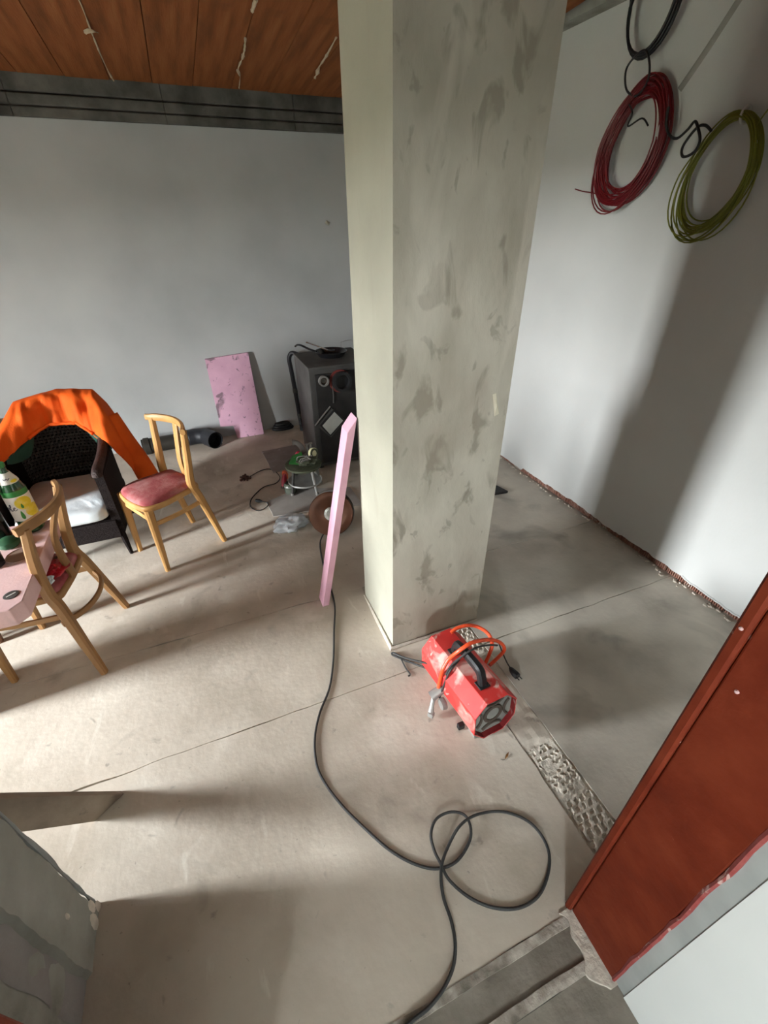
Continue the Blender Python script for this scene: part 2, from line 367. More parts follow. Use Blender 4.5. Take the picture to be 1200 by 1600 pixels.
# column
CX0, CX1, CY0, CY1 = .606, 1.113, 1.415, 1.832
w = bpy.data.objects.new('column', None); C.objects.link(w); struct(w, 'square rendered concrete column with trowel stains')
def face(p0, p1, off, nu, nv, seed, amp=.003):
    d = Vector((p1[0] - p0[0], p1[1] - p0[1], 0)); nrm = Vector((d.y, -d.x, 0)).normalized()
    def fn(u, v):
        q = Vector((p0[0], p0[1], 0)) + d * u + Vector((0, 0, v * ZT)); e = min(1, 8 * u, 8 * (1 - u))
        return q + nrm * (off + e * amp * (N(q, 3.1 + seed) + .6 * N(q, 9)))
    return MB().grid(fn, nu, nv)
CB = MB(); CB.bx(CX0 + .012, CX1 - .012, CY0 + .012, CY1 - .012, -.02, ZT)
CB.build('core', M_col, w)
face((CX0, CY0), (CX1, CY0), 0, 30, 150, 1).build('front_render', M_col, w, smooth=True, angle=0, fixn=False)
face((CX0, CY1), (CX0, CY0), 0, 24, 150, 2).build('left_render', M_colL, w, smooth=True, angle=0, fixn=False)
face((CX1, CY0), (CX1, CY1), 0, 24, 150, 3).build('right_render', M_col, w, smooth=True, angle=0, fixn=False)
face((CX1, CY1), (CX0, CY1), 0, 24, 60, 4).build('back_render', M_col, w, smooth=True, angle=0, fixn=False)
MB().add([(1.030, CY0 - .003, 1.285), (1.047, CY0 - .003, 1.288), (1.073, CY0 - .003, 1.20), (1.052, CY0 - .003, 1.192), (1.05, CY0 - .013, 1.24)], [(0, 1, 4), (1, 2, 4), (2, 3, 4), (3, 0, 4)]).build('plaster_chip', mat('fresh_plaster', [(.78, .74, .58), (.84, .80, .64)], scale=9), w)
# ridge of dirt and mortar round the column foot
MB().tube([(CX0 - .004, CY1, .0), (CX0 - .008, CY0 + .2, 0), (CX0 - .012, CY0 - .01, 0), (CX0 + .2, CY0 - .010, 0), (CX1, CY0 - .006, 0)], [.006, .012, .016, .010, .006], 6).build('foot_mortar', M_mortar, w, smooth=True)

# ceiling, sloping slightly
def zc(y): return 2.70 + .06 * (YB - y)
ce = MB(); ce.add([(XL - .2, -.1, zc(-.1) + .035), (XR + .25, -.1, zc(-.1) + .035), (XR + .25, YB + .2, zc(YB) + .025), (XL - .2, YB + .2, zc(YB) + .025),
                   (XL - .2, -.1, 3.3), (XR + .25, -.1, 3.3), (XR + .25, YB + .2, 3.3), (XL - .2, YB + .2, 3.3)],
                  [(3, 2, 1, 0), (4, 5, 6, 7), (0, 1, 5, 4), (1, 2, 6, 5), (2, 3, 7, 6), (3, 0, 4, 7)])
ce = ce.build('ceiling', M_sub); struct(ce, 'brown red ceiling of clay panels with mortar drips at the joints')
pm = None
sl = math.atan(.06)
for r_, y0 in enumerate((.30, 2.49)):
    for k in range(-19, 10):
        xj = -.165 + .27 * k
        if xj + .265 > XR + .03: continue
        if pm is None:
            o = MB().bx(.002, .268, .004, 2.184, 0, .03).build('ceiling_panel', M_ceil, ce, bevel=.002); pm = o
        else:
            o = pm.copy(); C.objects.link(o); o.parent = ce
        o.location = (xj, y0, zc(y0) + random.uniform(-.003, .004)); o.rotation_euler = (-sl, 0, 0)
MB().bx(XR - .09, XR, .1, YB, 2.79, 3.0).build('mortar_cove', M_concrete, ce)
def drip(pts, rad):
    P = spline(pts, 6); MB().tube(P, [max(.0015, rad * (.75 + 1.1 * N(p, 19))) for p in P], 6).build('mortar_drip', mat('drip_mortar', [(.46, .37, .25), (.60, .50, .36)], scale=20, rough=.9), ce, smooth=True)
drip([(-.175, 3.2, 2.779), (-.166, 3.517, 2.76), (-.166, 3.748, 2.747), (-.163, 4.079, 2.727), (-.151, 4.42, 2.706), (-.14, 4.56, 2.696)], .006)
drip([(-.195, 3.795, 2.742), (-.175, 3.75, 2.738), (-.15, 3.744, 2.736), (-.134, 3.785, 2.742)], .009)
drip([(.638, 3.651, 2.752), (.650, 3.80, 2.74), (.655, 3.955, 2.733)], .008); drip([(.633, 3.18, 2.78), (.63, 3.30, 2.77)], .012)
drip([(.655, 3.955, 2.734), (.649, 4.123, 2.724), (.674, 4.237, 2.717), (.695, 4.5, 2.70)], .006)
drip([(.645, 4.15, 2.72), (.66, 4.20, 2.712), (.672, 4.25, 2.716)], .010)
drip([(1.14, 3.5, 2.764), (1.155, 3.764, 2.746), (1.159, 3.986, 2.732), (1.179, 4.13, 2.722)], .007); drip([(1.158, 3.97, 2.727), (1.17, 4.08, 2.72), (1.179, 4.15, 2.72)], .012)

# left wall with the doorway the daylight comes through
w = MB()
w.bx(XL - .2, XL, -.1, DY0, -.1, ZT); w.bx(XL - .2, XL, DY1, YB + .2, -.1, ZT); w.bx(XL - .2, XL, DY0, DY1, DZ1, ZT)
struct(w.build('wall_left', M_concrete), 'plastered left wall with an open doorway to the outside')
MB().bx(-60, XL - .2, -40, 40, -.3, -.02).build('outside_ground', mat('outside_soil', [(.06, .07, .04), (.11, .10, .07)], scale=3, rough=1))
struct(bpy.data.objects['outside_ground'], 'dark earth ground outside the doorway')

# front wall with the red framed doorway in which the camera stands
JX0, JX1 = -.345, .72
w = MB(); w.bx(XL - .2, -.74, .06, .55, -.1, ZT); w.bx(JX1 + .06, XR + .25, .0, .24, -.1, ZT); w.bx(-.70, JX1 + .1, .06, .24, 2.35, ZT)
w.bx(-.72, JX0 - .03, .06, .24, -.1, ZT)
struct(w.build('wall_front', M_wall), 'wall with the red framed doorway')
# rough grey pier left of the doorway
p = bpy.data.objects.new('wall_pier', None); C.objects.link(p); struct(p, 'rough grey rendered wall end left of the doorway')
MB().bx(-1.6, -.705, .24, .812, -.05, ZT).build('masonry', M_concrete, p)
def pier(u, v):
    y = .552 + .10 * u + .02 * N((0, v * 5, 2), 3); z = v * ZT
    return (-.704 + .003 * N((y, z, 0), 9), y, z)
MB().grid(pier, 6, 90).build('first_coat', mat('purple_grey_render', [(.20, .19, .185), (.29, .275, .265)], scale=6, rough=.95, bump=.5, bscale=26), p, fixn=False)
def pier2(u, v):
    z = v * ZT; y0 = .640 + .016 * N((0, z, 5), 5) + .006 * N((0, z, 5), 22); y1 = .822 + .006 * N((0, z, 8), 9) + .003 * N((0, z, 8), 31)
    y = y0 + (y1 - y0) * min(1, max(0, (u - .12) / .76)); x = -.690 + .004 * N((y, z, 0), 9)
    if u < .1: x = -.706
    if u > .9: x = -.72; y = y1 + .003
    return (x, y, z)
MB().grid(pier2, 12, 220).build('second_coat', M_concrete, p, fixn=False)
MB().tube([(-.700, .826 + .003 * N((0, z * .03, 8), 9), z * .03) for z in range(0, 60)], [.006 + .005 * N((z, 1, 0), .45) for z in range(60)], 6).build('render_lip', mat('pale_grey_render', [(.26, .27, .26), (.36, .37, .355)], scale=12, rough=.95), p, smooth=True)
for y, z, s in ((.80, .06, .02), (.77, .03, .026), (.73, .22, .010), (.815, .01, .018)):
    MB().lathe([(0, -.004), (s * .8, -.003), (s, 0), (s * .7, .003), (0, .005)], 9, (0, 0, 0), Matrix.Translation((-.689, y, z)) @ Matrix.Rotation(PI / 2, 4, 'Y') @ Matrix.Diagonal((1.6, .8, 1, 1))).build('mortar_splash', M_mortar, p, smooth=True)

# red door frame: two jambs and a head
f = bpy.data.objects.new('door_1', None); C.objects.link(f); struct(f, 'red painted door frame around the camera doorway')
jb = MB().bx(JX1, JX1 + .07, .062, .226, .0, 2.4).build('jamb', M_red, f, bevel=.004)
MB().tube([(JX1 + .002, .238, z * .1) for z in range(25)], [(.012, .011)] * 25, 8, sec=SQ, ref=(1, 0, 0)).build('frame_bead', M_red, f, smooth=True)
MB().tube([(JX1 + .003, .058 + .004 * N((0, z * .05, 0), 8), z * .05) for z in range(43)], [.006 + .003 * N((1, z * .05, 3), 17) for z in range(43)], 6).build('paint_ridge', mat('chipped_red_paint', [(.24, .035, .03), (.33, .09, .08)], scale=30, rough=.5, spots=[((.60, .45, .4), 45, .62, .05, (1, 1, .4), .8)]), f, smooth=True)
MB().bx(JX0 - .07, JX0, .062, .250, .0, 2.4).build('jamb', M_red, f, bevel=.004)
MB().bx(JX0, JX1, .062, .25, 2.34, 2.4).build('frame_head', M_red, f, bevel=.004)
for z, y in ((1.30, .238), (.98, .23), (1.18, .20)):
    MB().lathe([(0, 0), (.004, 0), (.003, .003), (0, .004)], 8, (0, 0, 0), Matrix.Translation((JX1 - (.009 if y > .23 else 0), y, z)) @ Matrix.Rotation(-PI / 2, 4, 'Y')).build('chipped_spot', M_pink_t, f)
# hall behind the doorway
t = MB().bx(JX1 + .006, JX1 + .07, .012, .060, .0, 2.3).build('shade_trim', mat('grey_shade', [(.33, .35, .33), (.42, .44, .415)], scale=9, rough=.9)); struct(t, 'grey strip standing in for shade between red frame and white hall wall')  # shade of the jamb on the hall wall, built as a grey strip
w = MB(); w.bx(JX1 + .004, JX1 + .2, -3.0, .02, -.05, ZT); struct(w.build('wall_hall_right', M_hall), 'bright white plastered hall wall beside the red frame')
w = MB(); w.bx(-1.7, -1.6, -3.0, HWY0, -.05, ZT); w.bx(-1.7, -1.6, HWY1, .1, -.05, ZT); w.bx(-1.7, -1.6, HWY0, HWY1, -.05, HWZ0); w.bx(-1.7, -1.6, HWY0, HWY1, HWZ1, ZT)
struct(w.build('wall_hall_left', M_hall), 'hall wall with a window opening')
struct(MB().bx(-1.7, .95, -3.1, -3.0, -.05, ZT).build('wall_hall_back', M_hall), 'back wall of the hall')
struct(MB().bx(-1.7, .95, -3.1, .06, 2.6, 2.75).build('ceiling_hall', M_hall), 'white hall ceiling')
MB().bx(-1.7, .8, .0, .06, 2.4, ZT).build('wall_hall_lintel', M_hall); struct(bpy.data.objects['wall_hall_lintel'], 'wall above the hall doorway')

# ------------------------------------------------------------------ chairs
def chair(label, x, y, h, wr, hoop, mw, group, rs=.095, rc=.07):
    t = thing('dining_chair', label, 'chair', (x, y, 0), h, group)
    wf, zs, zt, wj, wc, dr, df = .175, .475, .845, .165, .195, .215, .20
    # rear legs run on up as back posts
    for s in (1, -1):
        P = spline([(-dr, s * wr, 0), (-dr + rs * .42, s * (wr * .6 + wj * .4), .20), (-dr + rs * .86, s * (wr * .12 + wj * .88 + .002), .40), (-dr + rs + .012, s * wj, .50), (-dr + rs - .005, s * (wj + .008), .66), (-dr + rc, s * (wj + .014), zt)], 6)
        n = len(P); MB().tube(P, [(.0155 + .007 * math.sin(PI * i / n), .0165 + .008 * math.sin(PI * i / n)) for i in range(n)], 8, sec=SQ, ref=(1, 0, 0)).build('leg', mw, t, smooth=True)
    for s in (1, -1):
        P = [(df, s * wf, 0), (df - .006, s * (wf - .003), .2), (df - .015, s * (wf - .012), zs - .025)]
        MB().tube(P, [.0145, .019, .023], 8, sec=SQ, ref=(1, 0, 0)).build('leg', mw, t, smooth=True)
    def outline(g): return roundpoly([(-.165 + .0 - g, -.155 - g), (.10, -.193 - g), (.205 + g, -.165 - g), (.232 + g, 0), (.205 + g, .165 + g), (.10, .193 + g), (-.165 - g, .155 + g), (-.175 - g, 0)], [.03, .05, .045, .10, .045, .05, .03, .06], 5)
    MB().prism(outline(.0), zs - .042, zs - .006).build('seat_frame', mw, t, bevel=.008, smooth=True)
    po = outline(-.012); n = len(po); b = MB(); lev = [(1.0, -.008), (1.0, .006), (.94, .020), (.8, .028), (.5, .033), (.0, .034)]
    vs_ = [(p[0] * k + .02 * (1 - k), p[1] * k, zs + dz) for k, dz in lev for p in po]
    b.add(vs_, [(i * n + k, i * n + (k + 1) % n, (i + 1) * n + (k + 1) % n, (i + 1) * n + k) for i in range(len(lev) - 1) for k in range(n)])
    o = b.build('seat', M_seat, t, smooth=True, angle=0); o['label'] = 'dusty red velvet seat pad'
    # bowed crest rail
    P = [(-dr + rc + .012 - .075 * (1 - (i / 10 - 1) ** 2) + .01, (i / 10 - 1) * (wc + .015), zt + .002) for i in range(21)]
    MB().tube(P, [(.022 if 1 < i < 19 else .018, .013) for i in range(21)], 8, sec=SQ, ref=(0, 0, 1)).build('crest_rail', mw, t, smooth=True)
    P = spline([(-.168, 0, zs - .02), (-.160, 0, .58), (-.175, 0, .70), (-dr + rc - .053, 0, zt)], 5)
    MB().tube(P, [(.010, .024)] * len(P), 8, sec=SQ, ref=(1, 0, 0)).build('slat', mw, t, smooth=True)
    zst = .345
    for s in (1, -1):
        P = spline([(df - .012, s * (wf - .008), zst), (.03, s * (wf - .006), zst - .004), (-.155, s * (wj + .010), zst + .012)], 6)
        MB().tube(P, [(.014, .008)] * len(P), 8, sec=SQ, ref=(0, 0, 1)).build('stretcher', mw, t, smooth=True)
    MB().tube([(df - .012, y_ * (wf - .01), zst + .03) for y_ in (-1, 0, 1)], [(.016, .008)] * 3, 8, sec=SQ, ref=(0, 0, 1)).build('stretcher', mw, t, smooth=True)
    if hoop:
        P = spline([(-dr + .075, wr * .55 + wj * .45, .33), (-dr - .0, .11, .33), (-dr - .025, 0, .33), (-dr - .0, -.11, .33), (-dr + .075, -(wr * .55 + wj * .45), .33)], 6)
        MB().tube(P, [(.014, .009)] * len(P), 8, sec=SQ, ref=(0, 0, 1)).build('stretcher', mw, t, smooth=True)
    return t
chair('beech dining chair with dusty red seat standing free beside the wicker armchair', -.401, 2.788, 3.67, .195, False, M_wood, 'beech dining chairs with red seats')
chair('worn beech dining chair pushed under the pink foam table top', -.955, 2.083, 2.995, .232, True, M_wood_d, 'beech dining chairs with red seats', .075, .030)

# ------------------------------------------------------------------ table with foam top and what stands on it
TZ = .63
t = thing('wooden_table', 'low brown wooden table carrying the pink foam board, at left edge', 'table', (-1.30, 2.02, 0))
MB().bx(-.25, .09, -.28, .26, TZ - .125, TZ - .083).build('tabletop', M_tabwood, t, bevel=.004)
for sx_, sy_ in ((-.02, -.22), (-.02, .24), (-.23, -.24), (-.23, .24)):
    MB().tube([(sx_, sy_, 0), (sx_ - .02 * (1 if sx_ > 0 else -1), sy_, TZ - .125)], [.016, .024], 8, sec=SQ, ref=(1, 0, 0)).build('leg', M_tabwood, t, smooth=True)
MB().bx(-.245, -.06, -.27, -.02, .02, TZ - .125).build('unseen_blocker', M_tabwood, t, bevel=.004)  # added out-of-view block, there to shade a band of the floor
MB().prism([(-1.60, 1.665), (-.885, 1.662), (-.850, 1.700), (-.845, 2.33), (-1.60, 2.34)], TZ - .082, TZ).build('foam_board', M_pink_t, None, bevel=.004)
tag(bpy.data.objects['foam_board'], 'thick pale pink foam board used as table top, holding bottle and plate', 'foam board')

def bottle(name, label, loc, r, h, m, lab=True, cap=None):
    t = thing(name, label, 'bottle', loc)
    MB().lathe([(0, .006), (r * .75, 0), (r * .97, .012), (r, .05), (r, h * .58), (r * .96, h * .64), (r * .72, h * .75), (r * .42, h * .85), (r * .31, h * .90), (r * .30, h * .955), (0, h * .955)], 28).build('body', m, t, smooth=True)
    MB().lathe([(0, h * 1.0), (r * .33, h * .998), (r * .36, h * .985), (r * .36, h * .945), (r * .31, h * .94)], 20).build('cap', cap or M_greenp, t, smooth=True)
    if lab:
        MB().lathe([(r * 1.012, .075), (r * 1.015, .08), (r * 1.015, .195), (r * 1.012, .20)], 32).build('label', M_lab, t, smooth=True)
        MB().lathe([(r * .78, h * .735), (r * .72, h * .765), (r * .48, h * .84), (r * .40, h * .87)], 24).build('neck_label', M_lab, t, smooth=True)
        def patch(nm, a0, a1, z0, z1, m2, k=1.022, shape=None, par=None):
            b = MB(); n = 14
            if shape is None:
                b.grid(lambda u, v: (r * k * math.cos(a0 + (a1 - a0) * u), r * k * math.sin(a0 + (a1 - a0) * u), z0 + (z1 - z0) * v), 10, 6)
            else:
                ac, zc_ = (a0 + a1) / 2, (z0 + z1) / 2; ra, rz_ = (a1 - a0) / 2, (z1 - z0) / 2
                b.grid(lambda u, v: (lambda p, g: (r * k * math.cos(ac + ra * p[0] * g), r * k * math.sin(ac + ra * p[0] * g), zc_ + rz_ * p[1] * g))(shape(2 * PI * u), .02 + .98 * v), 18, 6, True)
            return b.build(nm, m2, t, smooth=True, angle=0)
        circ = lambda a: (math.cos(a), math.sin(a)); leaf = lambda a: (math.cos(a) * (.6 - .3 * math.sin(a)), math.sin(a))
        lem = lambda a: (math.cos(a) * (1 + .08 * math.cos(2 * a)), math.sin(a) * .95)
        A = lambda d: math.radians(d)
        patch('lemon_print', A(-92), A(-18), .128, .199, M_laby, 1.02, lem)
        patch('lemon_print', A(-62), A(18), .080, .150, M_laby, 1.02, lem)
        patch('leaf_print', A(-96), A(-70), .085, .130, M_leaf, 1.026, leaf)
        patch('leaf_print', A(-76), A(-58), .140, .165, M_leaf, 1.03, leaf)
        MB().lathe([(r * 1.004, .2005), (r * 1.006, .205), (r * .99, .226), (r * .985, .2265)], 32).build('drink_level', flat('sunlit_drink_green', (.03, .22, .045), .2), t, smooth=True)  # sunlit drink painted as a brighter green band
        # handwritten style lettering wrapped round the label: o l e
        def script(path, z0, a0, sc_):
            P = spline([(p[0], p[1], 0) for p in path], 5)
            return [(r * 1.03 * math.cos(a0 + p.x * sc_ / r), r * 1.03 * math.sin(a0 + p.x * sc_ / r), z0 + p.y * sc_) for p in P]
        o_ = [(.9, .9), (.3, .8), (.1, .3), (.5, 0), (1.0, .4), (.9, .9), (1.2, .8)]
        l_ = [(1.2, .2), (1.9, 1.4), (1.9, 2.1), (1.6, 1.8), (1.6, .4), (1.9, 0), (2.3, .3)]
        e_ = [(2.3, .3), (2.9, .8), (2.7, 1.05), (2.4, .7), (2.5, .1), (2.9, 0), (3.4, .4)]
        b = MB()
        for g in (o_, l_, e_): b.tube(script(g, .135, A(-150), .0150), .0014, 5)
        b.tube(script([(0, -.3), (1.2, -.15), (2.0, -.3)], .135, A(-150), .0150), .0008, 5)
        b.build('lettering', M_ink, t, smooth=True)
        patch('lemon_print', A(-60), A(-20), h * .745, h * .79, M_laby, .80, lem)
        b = MB(); b.tube([(r * .66 * math.cos(A(a)), r * .66 * math.sin(A(a)), h * .80 + .004 * math.sin(a * .3)) for a in range(-100, -50, 5)], .0014, 5); b.build('lettering', M_ink, t)
    return t
bottle('soda_bottle', 'green soda bottle with white lemon label standing on the pink table top', (-.925, 2.265, TZ), .050, .355, M_glass)
bottle('dark_bottle', 'black bottle behind the green lemon bottle at left edge', (-1.045, 2.225, TZ), .045, .30, M_dglass, False, M_black)
t = thing('plate', 'small round grey plate on the pink foam near the chair back', 'plate', (-.925, 2.030, TZ))
MB().lathe([(0, .003), (.036, .003), (.040, .0), (.055, .008), (.056, .011), (.042, .005), (.037, .006), (0, .006)], 28).build('dish', M_tie, t, smooth=True)
MB().lathe([(.0545, .0075), (.057, .010), (.0555, .0125), (.053, .010)], 28).build('rim', flat('brown_rim', (.30, .20, .15), .5), t, smooth=True)
t = thing('metal_washer', 'flat grey metal disc lying on the pink foam near the front edge', 'washer', (-.900, 1.755, TZ))
MB().lathe([(.003, .0005), (.026, .0005), (.027, .002), (.024, .003), (.018, .0022), (.004, .0025)], 24).build('disc', flat('dull_metal', (.13, .12, .11), .4, metal=.4), t, smooth=True)
MB().box((0, 0, .0032), (.034, .006, .0012), Matrix.Rotation(.6, 3, 'Z')).build('bar', M_tie, t)
t = thing('mug', 'black mug on the pink foam cut by the left picture edge', 'mug', (-1.015, 2.0, TZ))
MB().lathe([(0, .004), (.034, 0), (.038, .004), (.041, .09), (.038, .09), (.035, .012), (0, .010)], 24).build('cup', M_pan, t, smooth=True)
MB().tube(spline([(-.04, 0, .075), (-.065, 0, .07), (-.068, 0, .035), (-.039, 0, .022)], 5), .005, 8).build('handle', M_pan, t, smooth=True)
MB().lathe([(0, .004), (.034, .0), (.046, .012), (.043, .030), (.026, .040), (0, .042)], 20).build('lid', flat('green_bowl', (.02, .09, .035), .6), thing('bowl', 'small upturned dark green bowl on the pink foam behind the mug', 'bowl', (-.995, 2.145, TZ)), smooth=True)
# crumpled packet on the chair seat
t = thing('snack_packet', 'crumpled red foil packet lying on the worn chair seat', 'packet', (-.835, 2.04, .505))
def crump(c, s, seed, amp, nu=18, nv=12):
    def fn(u, v):
        a = 2 * PI * u; e = PI * (v - .5); d = Vector((math.cos(a) * math.cos(e), math.sin(a) * math.cos(e), math.sin(e)))
        k = 1 + amp * (N(d * 1.3 + Vector((seed, 0, 0)), 1.6) + .7 * N(d + Vector((0, seed, 0)), 4.2))
        return (c[0] + d.x * s[0] * k, c[1] + d.y * s[1] * k, max(c[2] - s[2] * .92, c[2] + d.z * s[2] * k))
    return MB().grid(fn, nu, nv, True)
crump((0, 0, .018), (.045, .062, .021), 3, .5).build('wrapper', M_redp, t)
MB().add([(-.03, .07, .01), (.0, .10, .02), (-.01, .075, .038)], [(0, 1, 2)]).build('torn_flap', M_brownp, t, solid=.002)
crump((0, 0, .016), (.024, .028, .018), 9, .5).build('tissue', M_white, thing('paper_tissue', 'white crumpled tissue beside the red packet on the seat', 'tissue', (-.855, 1.955, .505)))

# ------------------------------------------------------------------ wicker armchair, cushion, jacket
AX, AY0, AY1 = -1.0, 2.775, 3.43
t = thing('wicker_armchair', 'dark brown wicker tub armchair under the orange jacket', 'armchair', (AX, 0, 0))
def shell(nm, pts, zb, zt_, th, lab=None):
    P = spline([(p[0], p[1], 0) for p in pts], 8); n = len(P); b = MB()
    zt2 = [zt_[0] + (zt_[1] - zt_[0]) * (i / (n - 1)) ** 1.2 for i in range(n)]
    vs_ = []
    for i, p in enumerate(P):
        a = P[max(0, i - 1)]; c = P[min(n - 1, i + 1)]; d = (c - a).normalized(); nr = Vector((d.y, -d.x, 0))
        for s_, z, fl in ((1, zb, 0), (1, zt2[i] - .04, .0), (1.5, zt2[i] - .012, 0), (1.2, zt2[i], 0), (-1.2, zt2[i], 0), (-1.5, zt2[i] - .012, 0), (-1, zt2[i] - .04, 0), (-1, zb, 0)):
            q = p + nr * (s_ * th / 2); vs_.append((q.x, q.y, z))
    m = 8
    fs = [(i * m + k, i * m + (k + 1) % m, (i + 1) * m + (k + 1) % m, (i + 1) * m + k) for i in range(n - 1) for k in range(m)]
    fs += [tuple(range(m)), tuple((n - 1) * m + k for k in range(m))]
    return b.add(vs_, fs).build(nm, M_wicker, t, smooth=True)
shell('arm', [(.285, 2.79), (.292, 3.0), (.288, 3.2), (.262, 3.33)], .20, (.640, .69), .05)
shell('arm', [(-.285, 2.79), (-.292, 3.0), (-.288, 3.2), (-.262, 3.33)], .20, (.640, .69), .05)
for q in (1, -1):
    PA = spline([(q * .285, 2.775, .615), (q * .288, 2.80, .640), (q * .293, 3.0, .648), (q * .288, 3.2, .672), (q * .262, 3.33, .70)], 6)
    MB().tube(PA, [.020] + [.030] * (len(PA) - 2) + [.022], 12).build('arm_roll', mat('brown_wicker_rim', [(.022, .012, .010), (.05, .03, .026)], scale=30, rough=.6, bump=.6, bscale=120), t, smooth=True)
bp = [(.262, 3.33), (.20, 3.40), (.10, 3.43), (0, 3.436), (-.10, 3.43), (-.20, 3.40), (-.262, 3.33)]
P = spline([(p[0], p[1], 0) for p in bp], 6)
b = MB(); n = len(P)
def hb_(p): return .885 - .16 * abs(p.x / .262) ** 2.6
for i in range(n - 1): b.add([(P[i].x, P[i].y, .2), (P[i + 1].x, P[i + 1].y, .2), (P[i + 1].x * 1.02, P[i + 1].y + .05, hb_(P[i + 1])), (P[i].x * 1.02, P[i].y + .05, hb_(P[i]))], [(0, 1, 2, 3)])
b.build('backrest', M_wicker, t, solid=.016)
MB().tube([(p.x * 1.02, p.y + .05, hb_(p) + .004) for p in P], .020, 8).build('top_rim', M_wicker, t, smooth=True)
wv = MB()
rows, colsn = 20, 44
PP = spline([(p[0] * .96, p[1] - .012, 0) for p in bp], 44 // 6 + 1)
for j in range(rows):
    z = .40 + j * .0215; q = []
    for i, p in enumerate(PP):
        if hb_(p) < z + .02: continue
        q.append((p.x, p.y - .004 + .05 * (z - .2) / .7 + (.007 if (i + j) % 2 else -.007), z))
    if len(q) > 3: wv.tube(q, [(.0080, .0035)] * len(q), 6, ref=(0, 0, 1))
for i in range(1, len(PP), 2):
    p = PP[i]; wv.tube([(p.x, p.y + .05 * (z - .2) / .7, z) for z in (.38, .55, hb_(p) - .02)], .004, 4)
tag(wv.build('weave', M_weave, t), None, None, None, 'stuff')
MB().bx(-.285, .285, 2.79, 3.38, .245, .305).build('seat_base', M_wicker, t, bevel=.01)
MB().bx(-.285, .285, 2.778, 2.80, .17, .30).build('apron', M_wicker, t, bevel=.006)
for sx_, y in ((.285, 2.80), (-.285, 2.80), (.26, 3.36), (-.26, 3.36)):
    MB().tube([(sx_ * 1.0, y + (.03 if y < 3 else .02), 0), (sx_ * 1.0, y + .01, .12), (sx_ * .97, y + .02, .25)], [.012, .018, .024], 8).build('leg', M_wicker, t, smooth=True)
# seat cushion
def cush(u, v):
    a = 2 * PI * u; e = PI * (v - .5)
    sq = lambda q, p_: math.copysign(abs(q) ** p_, q)
    x = .252 * sq(math.cos(a), .28) * sq(math.cos(e), .25); y = .285 * sq(math.sin(a), .28) * sq(math.cos(e), .25)
    z = .052 * sq(math.sin(e), .6)
    z += .012 * N((x, y, 1), 7) * (1 if z > 0 else 0)
    if y < -.2: z -= .012
    return (AX + .015 + x, 3.035 + y, .372 + z)
tag(MB().grid(cush, 48, 22, True).build('seat_cushion', M_white, None, smooth=True, angle=0), 'white folded cloth cushion on the wicker armchair seat', 'cushion')
# hi-vis jacket thrown over the back
t = thing('work_jacket', 'bright orange work jacket thrown over the wicker armchair back', 'jacket', (0, 0, 0))
def lerp_tab(tab, u):
    for (u0, a), (u1, c) in zip(tab, tab[1:]):
        if u <= u1: k = (u - u0) / (u1 - u0); k = k * k * (3 - 2 * k) * .4 + k * .6; return Vector(a).lerp(Vector(c), k)
    return Vector(tab[-1][1])
ridge = [(-1, (-1.345, 3.18, .690)), (-.78, (-1.27, 3.33, .80)), (-.55, (-1.165, 3.43, .925)), (0, (-.93, 3.50, .958)), (.5, (-.715, 3.45, .945)), (.66, (-.655, 3.40, .86)), (.82, (-.585, 3.36, .66)), (1, (-.515, 3.34, .34))]
front = [(-1, (-1.31, 2.98, .655)), (-.78, (-1.235, 3.08, .668)), (-.55, (-1.13, 3.24, .725)), (-.40, (-1.09, 3.30, .745)), (-.2, (-1.01, 3.345, .775)), (.2, (-.85, 3.34, .765)), (.42, (-.765, 3.25, .705)), (.58, (-.690, 3.14, .690)), (.68, (-.648, 3.12, .60)), (.82, (-.615, 3.17, .49)), (1, (-.560, 3.24, .30))]
back = [(-1, (-1.37, 3.3, .55)), (-.55, (-1.2, 3.53, .55)), (0, (-.93, 3.56, .52)), (.5, (-.70, 3.53, .55)), (.7, (-.60, 3.47, .5)), (1, (-.50, 3.40, .28))]
def jack(u, v):
    U = u * 2 - 1; r = lerp_tab(ridge, U)
    if v < .55:
        k = v / .55; f_ = lerp_tab(front, U); p = f_.lerp(r, k); p.z += .055 * math.sin(PI * k) * (1 - .3 * abs(U)); p.y -= .02 * math.sin(PI * k)
    else:
        k = (v - .55) / .45; b_ = lerp_tab(back, U); p = r.lerp(b_, k); p.y += .03 * math.sin(PI * k)
    wv_ = .020 * N((U * 3.2, v * 2.6, 1), 1.5) + .012 * N((U * 9, v * 3, 4), 1.3) + .010 * abs(math.sin(7 * U + 3 * N((U, v, 7), 3)))
    return p + Vector((.4 * wv_, -wv_, wv_ * .8)) * (.25 + min(1, abs(v - .55) * 4))
MB().grid(jack, 70, 40).build('shell_fabric', M_orange, t, smooth=True, angle=0, solid=.006, fixn=False)
# rolled front edge and dark green lining showing at both shoulders
def hem(U, d=0): p = lerp_tab(front, U); return Vector((p.x, p.y - .008 + d, p.z + .006))
MB().tube([hem(-.5 + i / 20 * .92) + Vector((0, 0, .006 * N((i, 0, 0), .9))) for i in range(21)], [.011 + .005 * N((i, 3, 0), .8) for i in range(21)], 8).build('rolled_edge', M_orange, t, smooth=True)
def lin(a, b_, dz, dx):
    return MB().grid(lambda u, v: hem(a + (b_ - a) * u, .012) + Vector((dx * v, .012 * math.sin(5 * u) * v, -dz * v * math.sin(PI * (.12 + .76 * u)) - .002)), 12, 6)
o = lin(.26, .60, .12, .02).build('lining', M_lining, t, smooth=True, angle=0, solid=.004, fixn=False); o['label'] = 'dark green jacket lining'
o = lin(-.74, -.42, .10, -.01).build('lining', M_lining, t, smooth=True, angle=0, solid=.004, fixn=False); o['label'] = 'dark green jacket lining'
